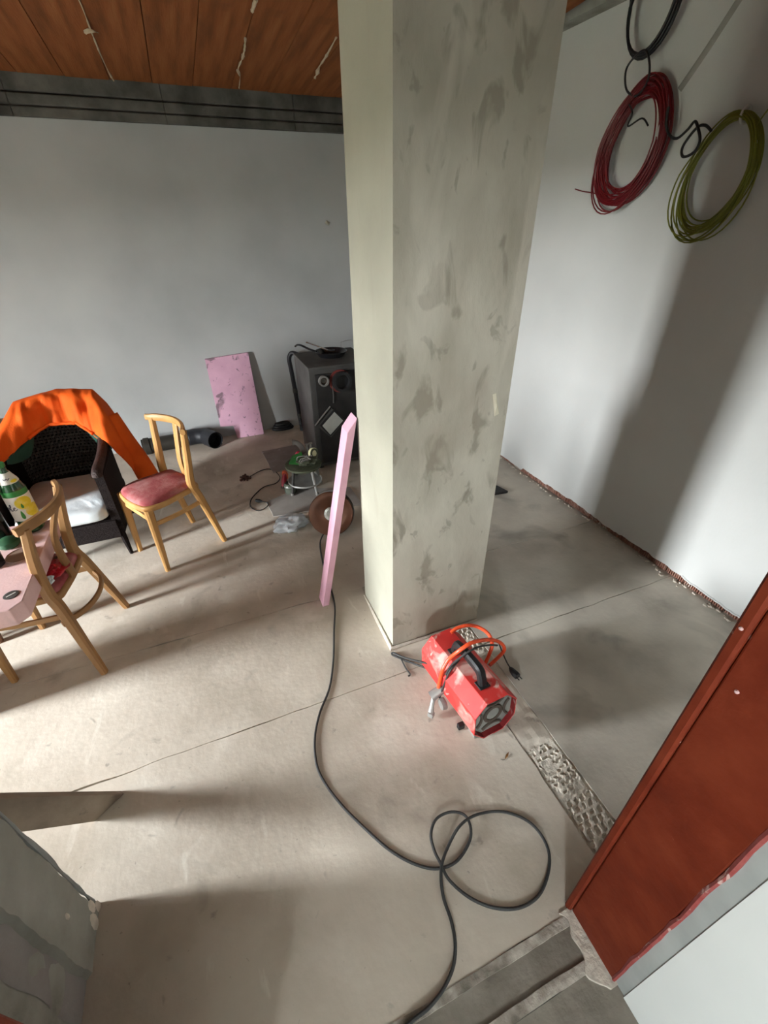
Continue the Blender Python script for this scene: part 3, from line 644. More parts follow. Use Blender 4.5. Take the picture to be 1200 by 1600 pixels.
# orange sleeve hanging at the right
P = spline([(-.645, 3.30, .80), (-.60, 3.26, .64), (-.555, 3.24, .48), (-.525, 3.23, .33)], 6)
MB().tube(P, [(.030 + .03 * math.sin(PI * i / len(P)) + .008 * N(p, 14), .055 + .02 * i / len(P)) for i, p in enumerate(P)], 12, ref=(0, 1, 0)).build('sleeve', M_orange, t, smooth=True, angle=0)

# ------------------------------------------------------------------ foam boards, pipes, crowbar at the back
b = MB(); pl = [(.180, 0), (.452, 0), (.440, .822), (.037, .800), (.041, .145), (.165, .135)]
mx = Matrix.Translation((0, 4.512, .004)) @ Matrix.Rotation(math.atan2(.072, .82), 4, 'X').inverted() @ Matrix.Rotation(PI / 2, 4, 'X')
o = MB().prism(pl, -.03, 0, mx).build('foam_offcut', M_pink_d, None, bevel=.002)
tag(o, 'stained pink foam board with a notched corner leaning on the back wall', 'foam board')
MB().add([(.196, 4.5893, .812), (.200, 4.5893, .812), (.212, 4.583, .75)], [(0, 1, 2)]).build('knife_cut', M_black, None)
o2 = bpy.data.objects['knife_cut']; o2.parent = o
# long pink strip leaning on the column
a0, a1 = Vector((.345, 1.835, .0)), Vector((.552, 1.812, 1.065))
ax = (a1 - a0).normalized(); dn = Vector((0, 1, 0)); sd = ax.cross(dn).normalized(); dn = sd.cross(ax)
b = MB(); W, D, L_ = .038, .085, (a1 - a0).length
def PT(s_, d_, l_): return a0 + sd * 0 + Vector((1, 0, 0)) * s_ + dn * d_ * -1 * -1 + ax * l_
vs_ = []
for l0, l1 in ((0, 0), (L_ - .015, L_ + .050)):
    for s_, d_ in ((0, 0), (W, 0), (W, D), (0, D)):
        q = PT(s_, d_, l0 if s_ == 0 else l1); vs_.append(q)
for q in vs_[:4]: q.z = 0.0
b.add(vs_, [(3, 2, 1, 0), (4, 5, 6, 7), (0, 1, 5, 4), (1, 2, 6, 5), (2, 3, 7, 6), (3, 0, 4, 7)])
tag(b.build('foam_strip', M_pink, None, bevel=.003), 'long narrow pink foam strip leaning on the left side of the column', 'foam strip')

t = thing('drain_pipe', 'dark drain pipe lying at the back wall behind the free beech chair', 'pipe', (0, 0, 0))
def hollow(p0, p1, r, th, n=24, nm='tube', m=M_pipe, par=None):
    p0, p1 = Vector(p0), Vector(p1); d = p1 - p0; mx_ = Matrix.Translation(p0) @ d.to_track_quat('Z', 'Y').to_matrix().to_4x4(); L2 = d.length
    return MB().lathe([(r, 0), (r, L2), (r - th, L2), (r - th, .02), (r * .3, .015), (0, .015)], n, (0, 0, 0), mx_).build(nm, m, par, smooth=True)
hollow((-.30, 4.53, .072), (-.70, 4.50, .072), .070, .006, par=t, m=M_pipe2)
MB().lathe([(.071, 0), (.080, .004), (.080, .05), (.071, .055)], 24, (0, 0, 0), Matrix.Translation((-.63, 4.506, .072)) @ Vector((-.4, -.03, 0)).to_track_quat('Z', 'Y').to_matrix().to_4x4()).build('socket', M_pipe2, t, smooth=True)
t = thing('pipe_elbow', 'dark grey pipe elbow with open end beside the stained foam board', 'pipe', (0, 0, 0))
P = spline([(-.285, 4.532, .082), (-.20, 4.535, .084), (-.12, 4.50, .084), (-.07, 4.425, .084)], 6)
MB().tube(P, .075, 22, cap=False).build('bend', M_pipe, t, smooth=True, solid=.005)
hollow((-.10, 4.46, .084), (-.035, 4.35, .084), .083, .007, par=t, nm='socket')
t = thing('black_hose', 'black bent hose standing against the back wall left of the stove', 'hose', (0, 0, 0))
P = spline([(.862, 4.44, .05), (.862, 4.46, .02), (.855, 4.50, .06), (.842, 4.53, .35), (.828, 4.55, .62), (.822, 4.55, .73), (.850, 4.54, .785), (.90, 4.50, .775)], 7)
MB().tube(P, .022, 10).build('hose', M_pipe, t, smooth=True)
for k in (10, 16, 22): MB().tube([P[k], P[k + 1]], .025, 10).build('clamp', M_stove_s, t, smooth=True)
hollow((.862, 4.47, .0), (.862, 4.47, .055), .035, .008, par=t, nm='foot')
b = MB()
for k in range(3): b.tube([(.665 + (.105 - .018 * k) * math.cos(a / 24 * 2 * PI), 4.585 + (.045 - .006 * k) * math.sin(a / 24 * 2 * PI) - .01, .016 + .024 * k) for a in range(24)], .015, 8, closed=True)
tag(b.build('rubber_ring_coil', M_black, None, smooth=True), 'flat black coil of rubber hose on the floor at the back wall', 'hose coil')
tag(MB().bx(-1.75, -1.50, 4.15, 4.35, 0, .56).build('cardboard_box', flat('brown_cardboard', (.30, .15, .07), .9), None, bevel=.004), 'brown cardboard box at left edge behind the armchair', 'box')

# ------------------------------------------------------------------ stove with pan
SXL, SXR, SY0, SY1, SZ = .770, 1.30, 3.49, 4.02, .905
t = thing('stove', 'dark sooty steel stove half hidden behind the column', 'stove', (0, 0, 0))
MB().bx(SXL, SXR, SY0 + .012, SY1, .03, SZ - .018).build('body', M_stove_s, t, bevel=.006)
MB().bx(SXL - .004, SXR + .004, SY0 - .004, SY1 + .004, SZ - .018, SZ).build('top_plate', M_stove_s, t, bevel=.004)
MB().bx(SXL + .045, SXR - .03, SY0 - .004, SY0 + .02, .06, SZ - .06).build('front_panel', M_stove, t, bevel=.004)
for x in (SXL + .04, SXR - .04):
    for y in (SY0 + .05, SY1 - .05): MB().lathe([(.022, 0), (.022, .04)], 12, (x, y, 0)).build('foot', M_stove, t)
def ring(nm, x, z, r, d, m, y=SY0, prof=None, par=t):
    pr = prof or [(r, 0), (r, d), (r * .72, d), (r * .68, d * .4), (0, d * .4)]
    return MB().lathe(pr, 24, (0, 0, 0), Matrix.Translation((x, y, z)) @ Matrix.Rotation(PI / 2, 4, 'X')).build(nm, m, par, smooth=True)
ring('flue_collar', .880, .795, .042, .035, M_greyp); ring('flue_plug', .880, .795, .026, .020, M_gdark)
ring('round_cover', 1.030, .775, .082, .05, M_black); ring('cover_rim', 1.020, .775, .092, .012, flat('sooty_red', (.16, .025, .02), .7))
def qplate(nm, pts, y, th, m, par=t):
    return MB().prism(pts, 0, th, Matrix.Translation((0, y, 0)) @ Matrix.Rotation(PI / 2, 4, 'X')).build(nm, m, par, bevel=.002)
qplate('label_frame', [(.790, .425), (.930, .560), (1.045, .435), (.905, .300)], SY0 - .004, .010, M_stove_s)
qplate('label_frame_inner', [(.815, .425), (.945, .547), (1.038, .437), (.900, .310)], SY0 - .013, .004, M_black)
o = qplate('paper_label', [(.836, .420), (.950, .525), (1.022, .437), (.900, .327)], SY0 - .017, .002, M_paper); o['label'] = 'pale paper rating label set at a slant'
MB().tube([(SXL + .005, SY0 - .015, .43), (SXL + .07, SY0 - .018, .50), (SXL + .15, SY0 - .012, .575)], .007, 8).build('latch', M_greyp, t, smooth=True)
MB().tube([(.955, SY0 - .008, .75), (.956, SY0 - .01, .66), (.952, SY0 - .008, .60)], .006, 8).build('damper_rod', M_stove_s, t, smooth=True)
t = thing('frying_pan', 'black frying pan with long handle on top of the stove', 'pan', (1.045, 3.78, SZ))
MB().lathe([(0, .004), (.085, 0), (.105, .004), (.133, .042), (.138, .046), (.130, .044), (.102, .010), (.08, .008), (0, .008)], 32).build('bowl', M_pan, t, smooth=True)
P = spline([(-.118, .045, .040), (-.17, .11, .055), (-.21, .17, .072), (-.235, .22, .070), (-.25, .245, .055)], 6)
MB().tube(P, [(.008, .013)] * len(P), 10, ref=(0, 0, 1)).build('handle', M_pan, t, smooth=True)
t = thing('small_ladle', 'bright metal handled utensil lying across the frying pan', 'utensil', (1.0, 3.79, SZ + .05))
MB().tube(spline([(-.13, .12, .055), (-.05, .05, .028), (.02, -.005, .0)], 5), [(.005, .012)] * 11, 8, ref=(0, 0, 1)).build('handle', M_chrome, t, smooth=True)
MB().lathe([(0, -.006), (.02, -.004), (.03, .006), (.028, .006), (.018, 0), (0, -.002)], 16, (.045, -.025, .0)).build('scoop', M_pan, t, smooth=True)
b = MB(); b.tube(spline([(1.185, 3.94, SZ), (1.187, 3.94, .965), (1.195, 3.945, .975), (1.30, 3.97, .975), (1.305, 3.97, SZ)], 5), .003, 6)
tag(b.build('wire_bracket', M_metal, None, smooth=True), 'thin bent wire bracket standing on the stove top behind the pan', 'wire')

# ------------------------------------------------------------------ clutter by the stove
def sheet(name, poly, m, label, seed):
    P = []
    for i in range(len(poly)):
        a, c = Vector(poly[i]), Vector(poly[(i + 1) % len(poly)])
        for k in range(5): q = a.lerp(c, k / 5); P.append((q.x + .006 * N((q.x, q.y, seed), 11), q.y + .006 * N((q.x, q.y, seed + 3), 11)))
    return tag(MB().prism(P, .001, .008).build(name, m, None), label, 'cardboard')
sheet('cardboard_sheet', [(.36, 4.08), (.70, 4.10), (.73, 3.62), (.38, 3.60)], M_card, 'torn dusty cardboard sheet lying nearest the back wall', 1)
sheet('cardboard_sheet', [(.235, 3.12), (.255, 2.89), (.62, 2.84), (.93, 2.78), (.93, 3.08), (.52, 3.22)], mat('grey_cardboard', [(.27, .25, .225), (.36, .335, .31)], scale=8, rough=.95), 'flat grey cardboard sheet under the stool beside the plastic bag', 2)
t = thing('low_stool', 'small round metal stool heaped with tools in front of the stove', 'stool', (.585, 3.20, .008)); t.scale = (1.22, 1.22, 1.25)
MB().lathe([(0, .165), (.105, .165), (.118, .172), (.120, .185), (.112, .188), (0, .182)], 26).build('seat', M_olive, t, smooth=True)
for a in (-1.15, .3, 1.9, 3.6):
    c_, s_ = math.cos(a), math.sin(a); MB().tube([(c_ * .118, s_ * .118, .0), (c_ * .085, s_ * .085, .170)], [.008, .011], 8).build('leg', M_metal if a < 1 else M_stove_s, t, smooth=True)
    MB().lathe([(.011, 0), (.012, .012), (.009, .016)], 10, (c_ * .118, s_ * .118, 0)).build('foot_cap', M_greyp, t, smooth=True)
MB().lathe([(.112, .06), (.116, .066), (.112, .072), (.106, .066)], 26).build('ring_brace', M_metal, t, smooth=True)
SZZ = .245
tag(MB().add([(.475, 3.235, SZZ + .0), (.60, 3.20, SZZ + .01), (.60, 3.30, SZZ + .055), (.52, 3.30, SZZ + .03), (.49, 3.19, SZZ - .035)], [(0, 1, 2, 3), (0, 4, 1)]).build('green_rag', M_greenp, None, solid=.004), 'bright green folded rag hanging over the stool edge', 'rag')
tag(crump((.575, 3.31, SZZ + .030), (.026, .024, .024), 4, .3).build('pink_sponge', M_pinkp, None, smooth=True), 'hot pink lump on the stool heap', 'sponge')
tag(crump((.445, 3.345, .085), (.024, .022, .05), 6, .3).build('orange_grip', M_orp, None, smooth=True), 'orange plastic grip beside the green rag', 'grip')
t = thing('tape_roll', 'pale yellow tape roll standing on the stool heap by the stove', 'tape', (.690, 3.27, SZZ + .035), rot=(1.35, .0, .55))
MB().lathe([(.026, -.016), (.042, -.016), (.044, 0), (.042, .016), (.026, .016), (.026, -.016)], 22).build('roll', M_olive, t, smooth=True)
MB().lathe([(.0425, -.012), (.0455, -.012), (.0455, .012), (.0425, .012)], 22).build('band', M_yel, t, smooth=True)
t = thing('pipe_fitting', 'grey elbow pipe fitting on top of the stool heap', 'fitting', (.605, 3.35, SZZ))
MB().tube(spline([(.02, 0, .02), (.01, 0, .07), (-.02, .02, .105), (-.055, .03, .112)], 5), [.024, .022, .022, .021] + [.021] * 10 + [.026, .026], 12).build('bend', M_greyp, t, smooth=True)
for k, (x, y) in enumerate(((.655, 3.35), (.69, 3.36))):
    t = thing('metal_tool', ['small steel tool standing in the stool heap next to the elbow fitting', 'small steel tool standing in the stool heap next to the stove'][k], 'tool', (x, y, SZZ - .012), group='small tools on the stool')
    MB().tube([(0, 0, 0), (.004, .01, .05), (.006, .015, .085)], [.010, .010, .007], 8).build('shank', M_metal, t, smooth=True); MB().box((.007, .016, .09), (.03, .014, .016)).build('head', M_greyp, t, bevel=.003)
crump((.625, 3.175, SZZ + .022), (.075, .06, .032), 21, .45, 26, 16).build('cable_heap', M_olive, None, smooth=True, angle=50)
b = MB()
for k in range(5): b.tube(spline([(.56 + .10 * N((k, q, 1), .9) + .02 * q, 3.16 + .09 * N((k, q, 7), .9), SZZ + .03 + .03 * abs(N((k, q, 3), .8)) + .012 * q * (4 - q) / 2) for q in range(5)], 5), .0045, 6)
tag(b.build('wire_tangle', M_metal, None, smooth=True), 'tangle of grey wire lying over the heap on the stool', 'wire')
tag(bpy.data.objects['cable_heap'], 'dull olive bundle heaped in the middle of the stool', 'bundle')
t = thing('red_trowel', 'dark red handled tool standing on the floor left of the stool', 'tool', (.415, 3.30, 0), rot=(-.2, .22, 0))
MB().tube([(0, 0, .012), (0, 0, .05), (0, 0, .09), (0, 0, .12)], [.018, .022, .02, .014], 10).build('handle', flat('dark_red_grip', (.33, .012, .03), .5), t, smooth=True)
MB().lathe([(.026, 0), (.024, .014), (.012, .016)], 12).build('base', M_gdark, t, smooth=True)
t = thing('glass_jar', 'clear grey glass jar lying under the stool', 'jar', (.455, 3.20, .0))
MB().lathe([(0, .004), (.045, .002), (.05, .02), (.05, .075), (.04, .09), (.037, .092), (.045, .075), (.045, .02), (0, .012)], 20).build('jar_wall', mat('dusty_glass', [(.20, .23, .18), (.28, .31, .25)], scale=10, rough=.2, trans=.5, spec=.5), t, smooth=True)
MB().lathe([(.0505, .066), (.052, .070), (.0505, .074)], 20).build('rim', M_metal, t, smooth=True)
tag(crump((.345, 2.695, .045), (.118, .085, .055), 12, .34, 34, 22).build('plastic_bag', M_bag, None, smooth=True, angle=50), 'crumpled white plastic bag on the floor beside the cable reel', 'bag')
# cable reel standing on its rim
t = thing('cable_reel', 'copper faced cable reel standing behind the pink foam strip', 'reel', (.625, 2.56, .141), rot=(0, 0, 0))
axd = Vector((-.30, -.80, .42)).normalized(); mq = axd.to_track_quat('Z', 'Y').to_matrix().to_4x4()
def rl(nm, prof, m, par=None, n=36): return MB().lathe(prof, n, (0, 0, 0), mq).build(nm, m, par or t, smooth=True)
o = rl('front_disc', [(.046, .058), (.06, .052), (.125, .048), (.150, .054), (.155, .050), (.150, .044), (.05, .044)], M_copper); o['label'] = 'copper coloured front disc'
rl('hub_ring', [(.030, .060), (.046, .062), (.050, .056), (.046, .050), (.030, .05), (.030, .060)], M_chrome)
rl('hub', [(0, .035), (.032, .035), (.032, .052)], M_black)
rl('drum', [(.07, -.045), (.07, .046)], M_black)
rl('cable_winding', [(.07, -.04), (.118, -.038), (.125, 0), (.118, .038), (.07, .04)], M_cable)
rl('back_disc', [(.0, -.052), (.125, -.050), (.158, -.045), (.160, -.052), (.15, -.058), (0, -.060)], M_greyp)
# mains cord lying on the floor in loops
cord = [(.56, 2.50, .05), (.49, 2.424, .006), (.444, 2.15, .006), (.430, 1.95, .006), (.408, 1.80, .006), (.355, 1.641, .006), (.297, 1.46, .006), (.232, 1.307, .006), (.154, 1.197, .006), (.103, 1.091, .006), (.082, .983, .006), (.094, .899, .006), (.132, .796, .006), (.185, .694, .006), (.245, .595, .006), (.311, .524, .006), (.377, .485, .006), (.45, .48, .008), (.526, .521, .012), (.543, .58, .018), (.501, .615, .018), (.44, .618, .014), (.399, .584, .012), (.387, .536, .010), (.388, .492, .018), (.394, .44, .014), (.436, .374, .008), (.499, .322, .006), (.577, .293, .006), (.658, .30, .006), (.736, .352, .006), (.763, .412, .008), (.748, .483, .008), (.68, .546, .008), (.586, .573, .012), (.505, .562, .026), (.437, .526, .014), (.383, .478, .022), (.356, .415, .010), (.35, .349, .007), (.335, .299, .007), (.306, .259, .008), (.257, .229, .010), (.201, .212, .011), (.138, .206, .011), (.056, .191, .006), (-.06, .15, .006)]
tag(MB().tube(spline(cord, 6), .0052, 8).build('extension_cord', M_cable, None, smooth=True), 'long dark extension cord looping over the floor in front of the heater', 'cord')
t = thing('thin_cable', 'thin black cable with a plug curling on the floor left of the stool', 'cable', (0, 0, 0))
tcab = [(.165, 3.60, .004), (.30, 3.69, .004), (.385, 3.66, .004), (.420, 3.50, .004), (.37, 3.40, .004), (.27, 3.38, .004), (.19, 3.30, .004), (.13, 3.20, .004), (.115, 3.10, .004), (.16, 3.02, .004), (.225, 3.03, .012), (.25, 3.09, .012), (.21, 3.13, .012)]
MB().tube(spline(tcab, 6), .0038, 6).build('wire', M_black, t, smooth=True)
MB().tube([(.21, 3.13, .014), (.19, 3.145, .016), (.165, 3.16, .016)], [.006, .014, .013], 8).build('plug', M_black, t, smooth=True)
b = MB()
for i in range(14): a = i * 2.4; r_ = .006 * i ** .8; s_ = .010 + .012 * random.random(); b.box((.135 + r_ * math.cos(a) * .8, 3.60 + r_ * math.sin(a) * 1.4, s_ * .35), (s_ * 1.6, s_, s_ * .7), Matrix.Rotation(a, 3, 'Z'))
tag(b.build('dirt_heap', flat('brown_dirt', (.07, .03, .02), .95), None), 'small dark brown clod of dirt on the floor behind the cable', 'dirt', kind='stuff')
b = MB().prism([(1.94, 2.50), (2.085, 2.485), (2.055, 2.60), (1.93, 2.62)], 0, .022)
tag(b.build('metal_scrap', M_stove, None, bevel=.004), 'dark flat metal scrap on the floor right of the column', 'scrap')
t = thing('dry_leaf', 'tiny dry brown leaf on the floor below the heater', 'leaf', (.82, .715, .002), .5)
MB().add([(-.020, 0, 0), (0, .005, .004), (.018, .001, .002), (0, -.005, .003)], [(0, 1, 2, 3)]).build('blade', flat('dry_brown', (.22, .10, .03), .9), t, solid=.001)
MB().tube([(-.02, 0, .001), (-.028, .006, .002), (-.03, .014, .001)], .0012, 5).build('stalk', M_gdark, t)

# ------------------------------------------------------------------ gas heater
HX, HY, HZ, HP, HT = .797, .799, .168, -1.5025, .0746
t = thing('gas_heater', 'dusty red octagonal gas heater on the floor in front of the column', 'heater', (HX, HY, HZ))
ff = Vector((math.cos(HP) * math.cos(HT), math.sin(HP) * math.cos(HT), math.sin(HT))); rr = Vector((-math.sin(HP), math.cos(HP), 0)); uu = rr.cross(ff); uu = uu if uu.z > 0 else -uu
HM = Matrix(((rr.x, uu.x, ff.x, 0), (rr.y, uu.y, ff.y, 0), (rr.z, uu.z, ff.z, 0), (0, 0, 0, 1)))   # local x right, y up, z front
WL = lambda p: Vector(p) - Vector((HX, HY, HZ))
A_, B_, CC, DD, LL = .104, .108, .0525, .058, .417
octo = [(-A_, B_ - DD), (-A_ + CC, B_), (A_ - CC, B_), (A_, B_ - DD), (A_, -B_ + DD), (A_ - CC, -B_), (-A_ + CC, -B_), (-A_, -B_ + DD)]
def ring8(k, z): return [HM @ Vector((p[0] * k, p[1] * k, z)) for p in octo]
b = MB(); v0, v1, v2, v3 = ring8(1, -LL), ring8(1, 0), ring8(.955, 0), ring8(.955, -.06)
b.add(v0 + v1 + v2 + v3, [(i, (i + 1) % 8, 8 + (i + 1) % 8, 8 + i) for i in range(8)] + [(8 + i, 8 + (i + 1) % 8, 16 + (i + 1) % 8, 16 + i) for i in range(8)] + [(16 + i, 16 + (i + 1) % 8, 24 + (i + 1) % 8, 24 + i) for i in range(8)] + [tuple(range(8))])
b.build('housing', M_heater, t, bevel=.002)
b = MB(); w0, w1 = ring8(.95, -.001), ring8(.95, -.055); b.add(w0 + w1, [(i, (i + 1) % 8, 8 + (i + 1) % 8, 8 + i) for i in range(8)]); b.build('inner_rim', M_heater_in, t)
b = MB().prism([(p[0] * .93, p[1] * .93) for p in octo], -.030, -.024, HM); b.build('grille_back', M_grille, t)
def arcL(cx, cy, r, a0, a1, w_, n=14): return [(cx + r * math.cos(a0 + (a1 - a0) * i / n), cy + r * math.sin(a0 + (a1 - a0) * i / n)) for i in range(n + 1)]
b = MB()
def band(pts, wd_, z0=-.024, z1=-.014, closed=False):
    b.tube([HM @ Vector((p[0], p[1], (z0 + z1) / 2)) for p in pts], [(.005, wd_)] * len(pts), 6, sec=SQ, ref=tuple(ff), closed=closed)
band([(.040 * math.cos(a / 24 * 2 * PI), .040 * math.sin(a / 24 * 2 * PI)) for a in range(24)], .0075, closed=True)
for k in range(4):
    a = PI / 4 + k * PI / 2 + PI / 4
    band(arcL(.118 * math.cos(a), .118 * math.sin(a), .062, a + PI - .85, a + PI + .85, 1), .0045)
b.build('grille', M_gdark, t, smooth=True)
MB().lathe([(0, .0), (.026, .0), (.030, .004), (0, .006)], 20, (0, 0, 0), HM @ Matrix.Translation((0, 0, -.022))).build('burner_plate', M_grille, t, smooth=True)
# carrying handle
b = MB(); hz = [(-.285, .0), (-.270, .052), (-.235, .066), (-.135, .066), (-.100, .052), (-.085, .0)]
P = spline([HM @ Vector((-.012, B_ + h_, z)) for z, h_ in hz], 5)
b.tube(P, [(.017, .020) if 5 < i < 20 else (.017, .016) for i in range(len(P))], 8, sec=SQ, ref=tuple(rr)); hb = b.build('handle', M_black, t, smooth=True)
for z in (-.285, -.085): MB().box(HM @ Vector((-.012, B_ + .003, z)), (.050, .045, .008), HM.to_3x3() @ Matrix.Rotation(PI / 2, 3, 'X')).build('handle_foot', M_black, hb, bevel=.003)
# orange hose looped over the handle
h1 = [(.664, 1.036, .11), (.668, 1.036, .17), (.678, 1.036, .24), (.708, 1.043, .285), (.742, 1.019, .355), (.801, 1.022, .372), (.886, 1.041, .33), (.949, 1.059, .28), (1.005, 1.068, .22), (1.025, 1.066, .17), (.986, 1.054, .15), (.930, 1.038, .14)]
h2 = [(.80, 1.185, .262), (.83, 1.188, .275), (.881, 1.177, .285), (.927, 1.164, .27), (.954, 1.13, .26), (.96, 1.098, .25), (.959, 1.079, .22), (.944, 1.068, .18), (.918, 1.055, .14)]
b = MB(); b.tube(spline([WL(p) for p in h1], 7), .0085, 10); b.build('gas_hose', M_hose, t, smooth=True)
b = MB(); b.tube(spline([WL(p) for p in h2], 7), .0085, 10); b.build('gas_hose', M_hose, t, smooth=True)
b = MB(); b.tube(spline([WL((p[0] + .004, p[1] - .02, p[2] - .014)) for p in h1[2:8]], 6), .0045, 8)
b.tube(spline([WL(p) for p in [(.664, 1.02, .07), (.672, 1.016, .13), (.690, 1.01, .235), (.72, 1.02, .262), (.775, 1.05, .252)]], 6), .0045, 8); b.build('power_cable', M_cable, t, smooth=True)
cb = [(.735, 1.09, .215), (.70, 1.09, .20), (.668, 1.17, .13), (.62, 1.311, .03), (.589, 1.37, .012), (.581, 1.365, .008), (.595, 1.345, .008), (.64, 1.293, .008), (.700, 1.205, .03)]
b = MB(); b.tube(spline([WL(p) for p in cb], 6), .005, 8); b.tube(spline([WL(p) for p in [(.612, 1.323, .008), (.611, 1.268, .006), (.616, 1.224, .006), (.603, 1.219, .006)]], 5), .0035, 6); b.build('power_cable', M_cable, t, smooth=True)
pc = [(.985, 1.066, .235), (1.039, 1.089, .12), (1.072, 1.080, .04), (1.079, 1.058, .022)]
b = MB(); b.tube(spline([WL(p) for p in pc], 6), .0035, 6); b.build('power_cable', M_cable, t, smooth=True)
b = MB(); b.tube([WL(p) for p in [(1.079, 1.060, .022), (1.079, 1.045, .02), (1.082, 1.02, .018), (1.084, 1.005, .018)]], [.007, .014, .018, .017], 10)
for dx in (-.008, .008): b.tube([WL((1.084 + dx, 1.006, .018)), WL((1.087 + dx, .985, .018))], .0025, 6)
b.build('plug', M_black, t, smooth=True)
# valve and fittings on the left, feet below
vb = MB(); vb.tube([WL((.700, 1.03, .12)), WL((.655, 1.03, .10)), WL((.628, 1.03, .085))], [.018, .022, .024], 14); vb.tube([WL((.640, 1.03, .085)), WL((.620, 1.008, .055)), WL((.608, .992, .035))], [.010, .010, .014], 10); vb.build('gas_valve', M_metal, t, smooth=True)
MB().lathe([(0, .0), (.026, 0), (.028, .006), (.024, .022), (0, .024)], 16, tuple(WL((.672, .985, .075))), Matrix.Rotation(-PI / 2, 4, 'Y')).build('regulator_knob', M_greyp, t, smooth=True)
MB().box(WL((.606, .985, .030)), (.024, .026, .026), Matrix.Rotation(.6, 3, 'Z')).build('hose_nut', M_metal, t, bevel=.004)
for z in (-.33, -.07):
    q = HM @ Vector((0, -B_, z)); hgt = q.z + HZ
    f0 = MB(); f0.box((q.x - .055, q.y, -HZ + hgt / 2 + .004), (.012, .06, hgt + .006)); f0.box((q.x + .055, q.y, -HZ + hgt / 2 + .004), (.012, .06, hgt + .006)); f0.box((q.x, q.y, q.z - .004), (.12, .06, .012)); f0.build('foot', M_metal, t, bevel=.002)
MB().box(WL((.705, .895, .016)), (.03, .022, .03)).build('rubber_pad', M_black, t, bevel=.004)

# ------------------------------------------------------------------ wire coils hanging on the right wall
def coil(name, label, cy, cz, ry, rz, n, rad, m, fan, seed, wd, shear):
    rnd = random.Random(seed); t = thing(name, label, 'wire coil', (XR - .05, cy, cz + rz))
    for g in range(n):
        q = g / (n - 1); d = rnd.uniform(-1, 1); P = []; kf = rnd.random() ** 1.4
        th0 = math.radians(fan[1] + rnd.uniform(-28, 28))
        for i in range(44):
            th = 2 * PI * i / 44; c_ = max(0, math.cos(th - th0)); lo = c_ ** 1.6
            k = 1 + wd * (q - .5) + fan[0] * kf * lo + .012 * math.sin(3 * th + g)
            py, pz = ry * k * math.cos(th), rz * k * math.sin(th)
            py *= 1 - .16 * max(0, math.sin(th))
            P.append((.016 * d + .010 * math.sin(th + g) - .012 * lo, py + shear * pz, -rz + pz))
        MB().tube(P, rad, 6, closed=True).build('wire_loop', m, t, smooth=True)
    return t
t = coil('red_wire_coil', 'dark red coil of electric wire hanging on the white wall', 2.29, 2.185, .165, .225, 30, .0036, M_rwire, (.40, -22), 5, .36, -.10)
t.location.y = 2.28
def bind(par, y, z, m, sx_=.012, r=.024):
    MB().tube([(.012 + r * .9 * math.cos(a / 12 * 2 * PI), y, z + r * math.sin(a / 12 * 2 * PI)) for a in range(12)], (.006), 6, closed=True).build('tie', m, par, smooth=True)
MB().tube(spline([(0, -.02, -.445), (-.01, .09, -.452), (-.01, .20, -.425), (-.01, .30, -.41), (-.01, .37, -.395)], 5), .0032, 6).build('loose_end', M_rwire, t, smooth=True)
MB().tube(spline([(0, .165, -.20), (0, .20, -.30), (0, .215, -.40)], 5), .0032, 6).build('loose_end', M_rwire, t, smooth=True)
MB().tube(spline([(.015, .20, -.40), (.02, .17, -.475), (.02, .08, -.51), (.02, .0, -.49), (.02, -.03, -.455)], 5), .006, 8).build('grey_sleeve', flat('grey_cable_sleeve', (.30, .30, .28), .6), t, smooth=True)
MB().tube(spline([(-.035, .06, -.06), (-.04, .02, -.10), (-.04, .03, -.15), (-.04, -.05, -.13), (-.04, -.10, -.165)], 5), .004, 6).build('tie', M_black, t, smooth=True)
bind(t, -.150, -.19, M_tie, r=.036)
t2 = coil('yellow_wire_coil', 'yellow green coil of earth wire hanging right of the red coil', 1.755, 2.03, .150, .195, 20, .0034, M_ywire, (.42, -75), 11, .14, -.05)
bind(t2, -.03, -.004, M_tie, r=.030); bind(t2, -.128, -.13, M_tie, r=.030)
MB().tube(spline([(0, -.10, -.05), (-.01, -.16, .03), (0, -.24, .10), (.02, -.34, .20)], 5), .003, 6).build('loose_end', M_ywire, t2, smooth=True)
t3 = thing('black_cable_coil', 'black cable coil hanging above the red wire coil', 'wire coil', (XR - .05, 2.35, 2.95))
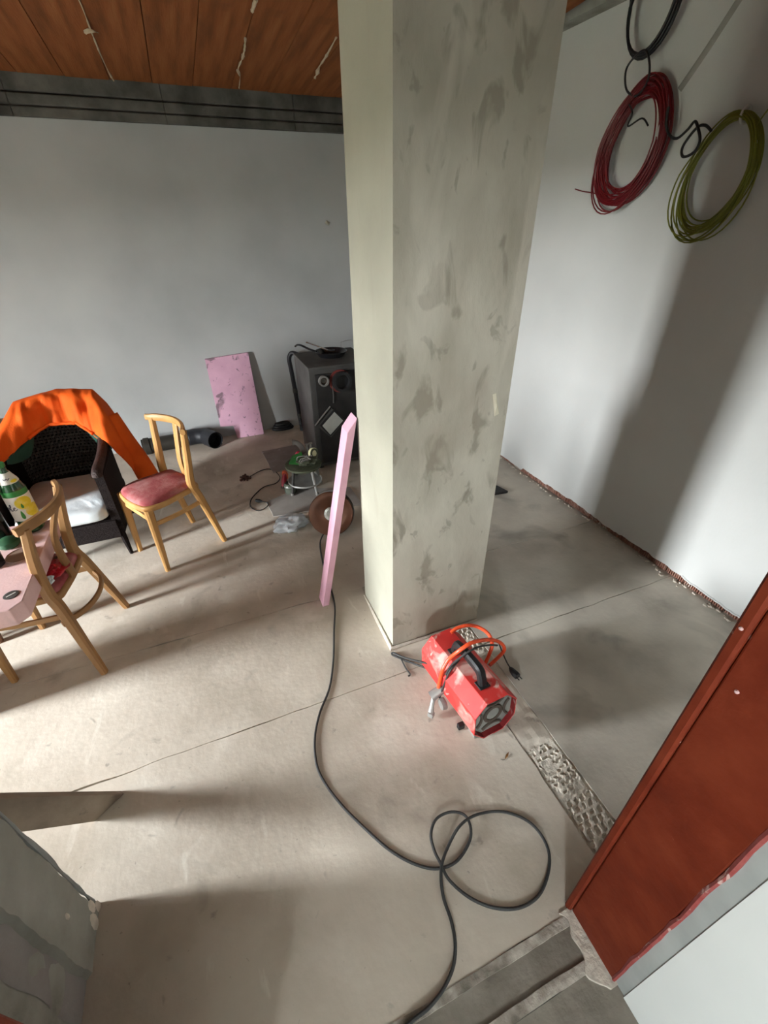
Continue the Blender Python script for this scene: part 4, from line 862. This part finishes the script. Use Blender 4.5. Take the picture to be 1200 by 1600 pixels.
for k in range(3):
    MB().tube([(.01 * k - .02, (.135 + .008 * k) * math.cos(a / 32 * 2 * PI) + .012 * (k - 1) * (math.sin(a / 32 * 2 * PI) > 0), -.22 + (.190 + .008 * k) * math.sin(a / 32 * 2 * PI)) for a in range(32)], .007, 8, closed=True).build('cable_loop', M_black, t3, smooth=True)
MB().tube(spline([(-.03, .02, -.415), (-.04, .055, -.46), (-.03, .035, -.535), (-.02, -.03, -.57), (-.03, -.09, -.53), (-.04, -.09, -.47), (-.035, -.04, -.41)], 6, True), .005, 8, closed=True).build('hanging_loop', M_black, t3, smooth=True)
tag(MB().tube(spline([(XR - .09, 2.085, 2.30), (XR - .09, 2.075, 2.24), (XR - .085, 2.045, 2.195), (XR - .08, 2.0, 2.175), (XR - .08, 1.955, 2.20), (XR - .085, 1.925, 2.225), (XR - .09, 1.895, 2.20), (XR - .09, 1.865, 2.15), (XR - .09, 1.88, 2.11), (XR - .09, 1.93, 2.10), (XR - .085, 1.95, 2.14), (XR - .08, 1.91, 2.20), (XR - .08, 1.87, 2.205), (XR - .08, 1.83, 2.18)], 6), .006, 8).build('black_cable_link', M_black, None, smooth=True), 'short curly black cable tying the red coil to the yellow one', 'cable')

# ------------------------------------------------------------------ plank leaning by the pier
t = thing('leaning_plank', 'short grey brown plank leaning beside the rough grey pier, lower left', 'plank', (0, 0, 0))
fl0, fl1 = Vector((-.735, 1.100, 0)), Vector((-.642, 1.165, 0)); adir = Vector((-.08, -.42, .90)).normalized()
nrm = (fl1 - fl0).cross(adir).normalized(); nrm = nrm if nrm.y > 0 else -nrm
Lp = .78
vs_ = [fl0, fl1, fl1 + nrm * .022, fl0 + nrm * .022]; vs_ = [v.copy() for v in vs_]
top = [v + adir * Lp for v in vs_]
for v in vs_: v.z = 0
MB().add(vs_ + top, [(3, 2, 1, 0), (4, 5, 6, 7), (0, 1, 5, 4), (1, 2, 6, 5), (2, 3, 7, 6), (3, 0, 4, 7)]).build('board', mat('weathered_plank', [(.17, .125, .09), (.25, .195, .145), (.31, .25, .19)], scale=9, rough=.9, bump=.2, stretch=(1, 1, .3), spots=[((.10, .075, .055), 10, .63, .06, (1, 1, .6), .7)]), t, bevel=.002)
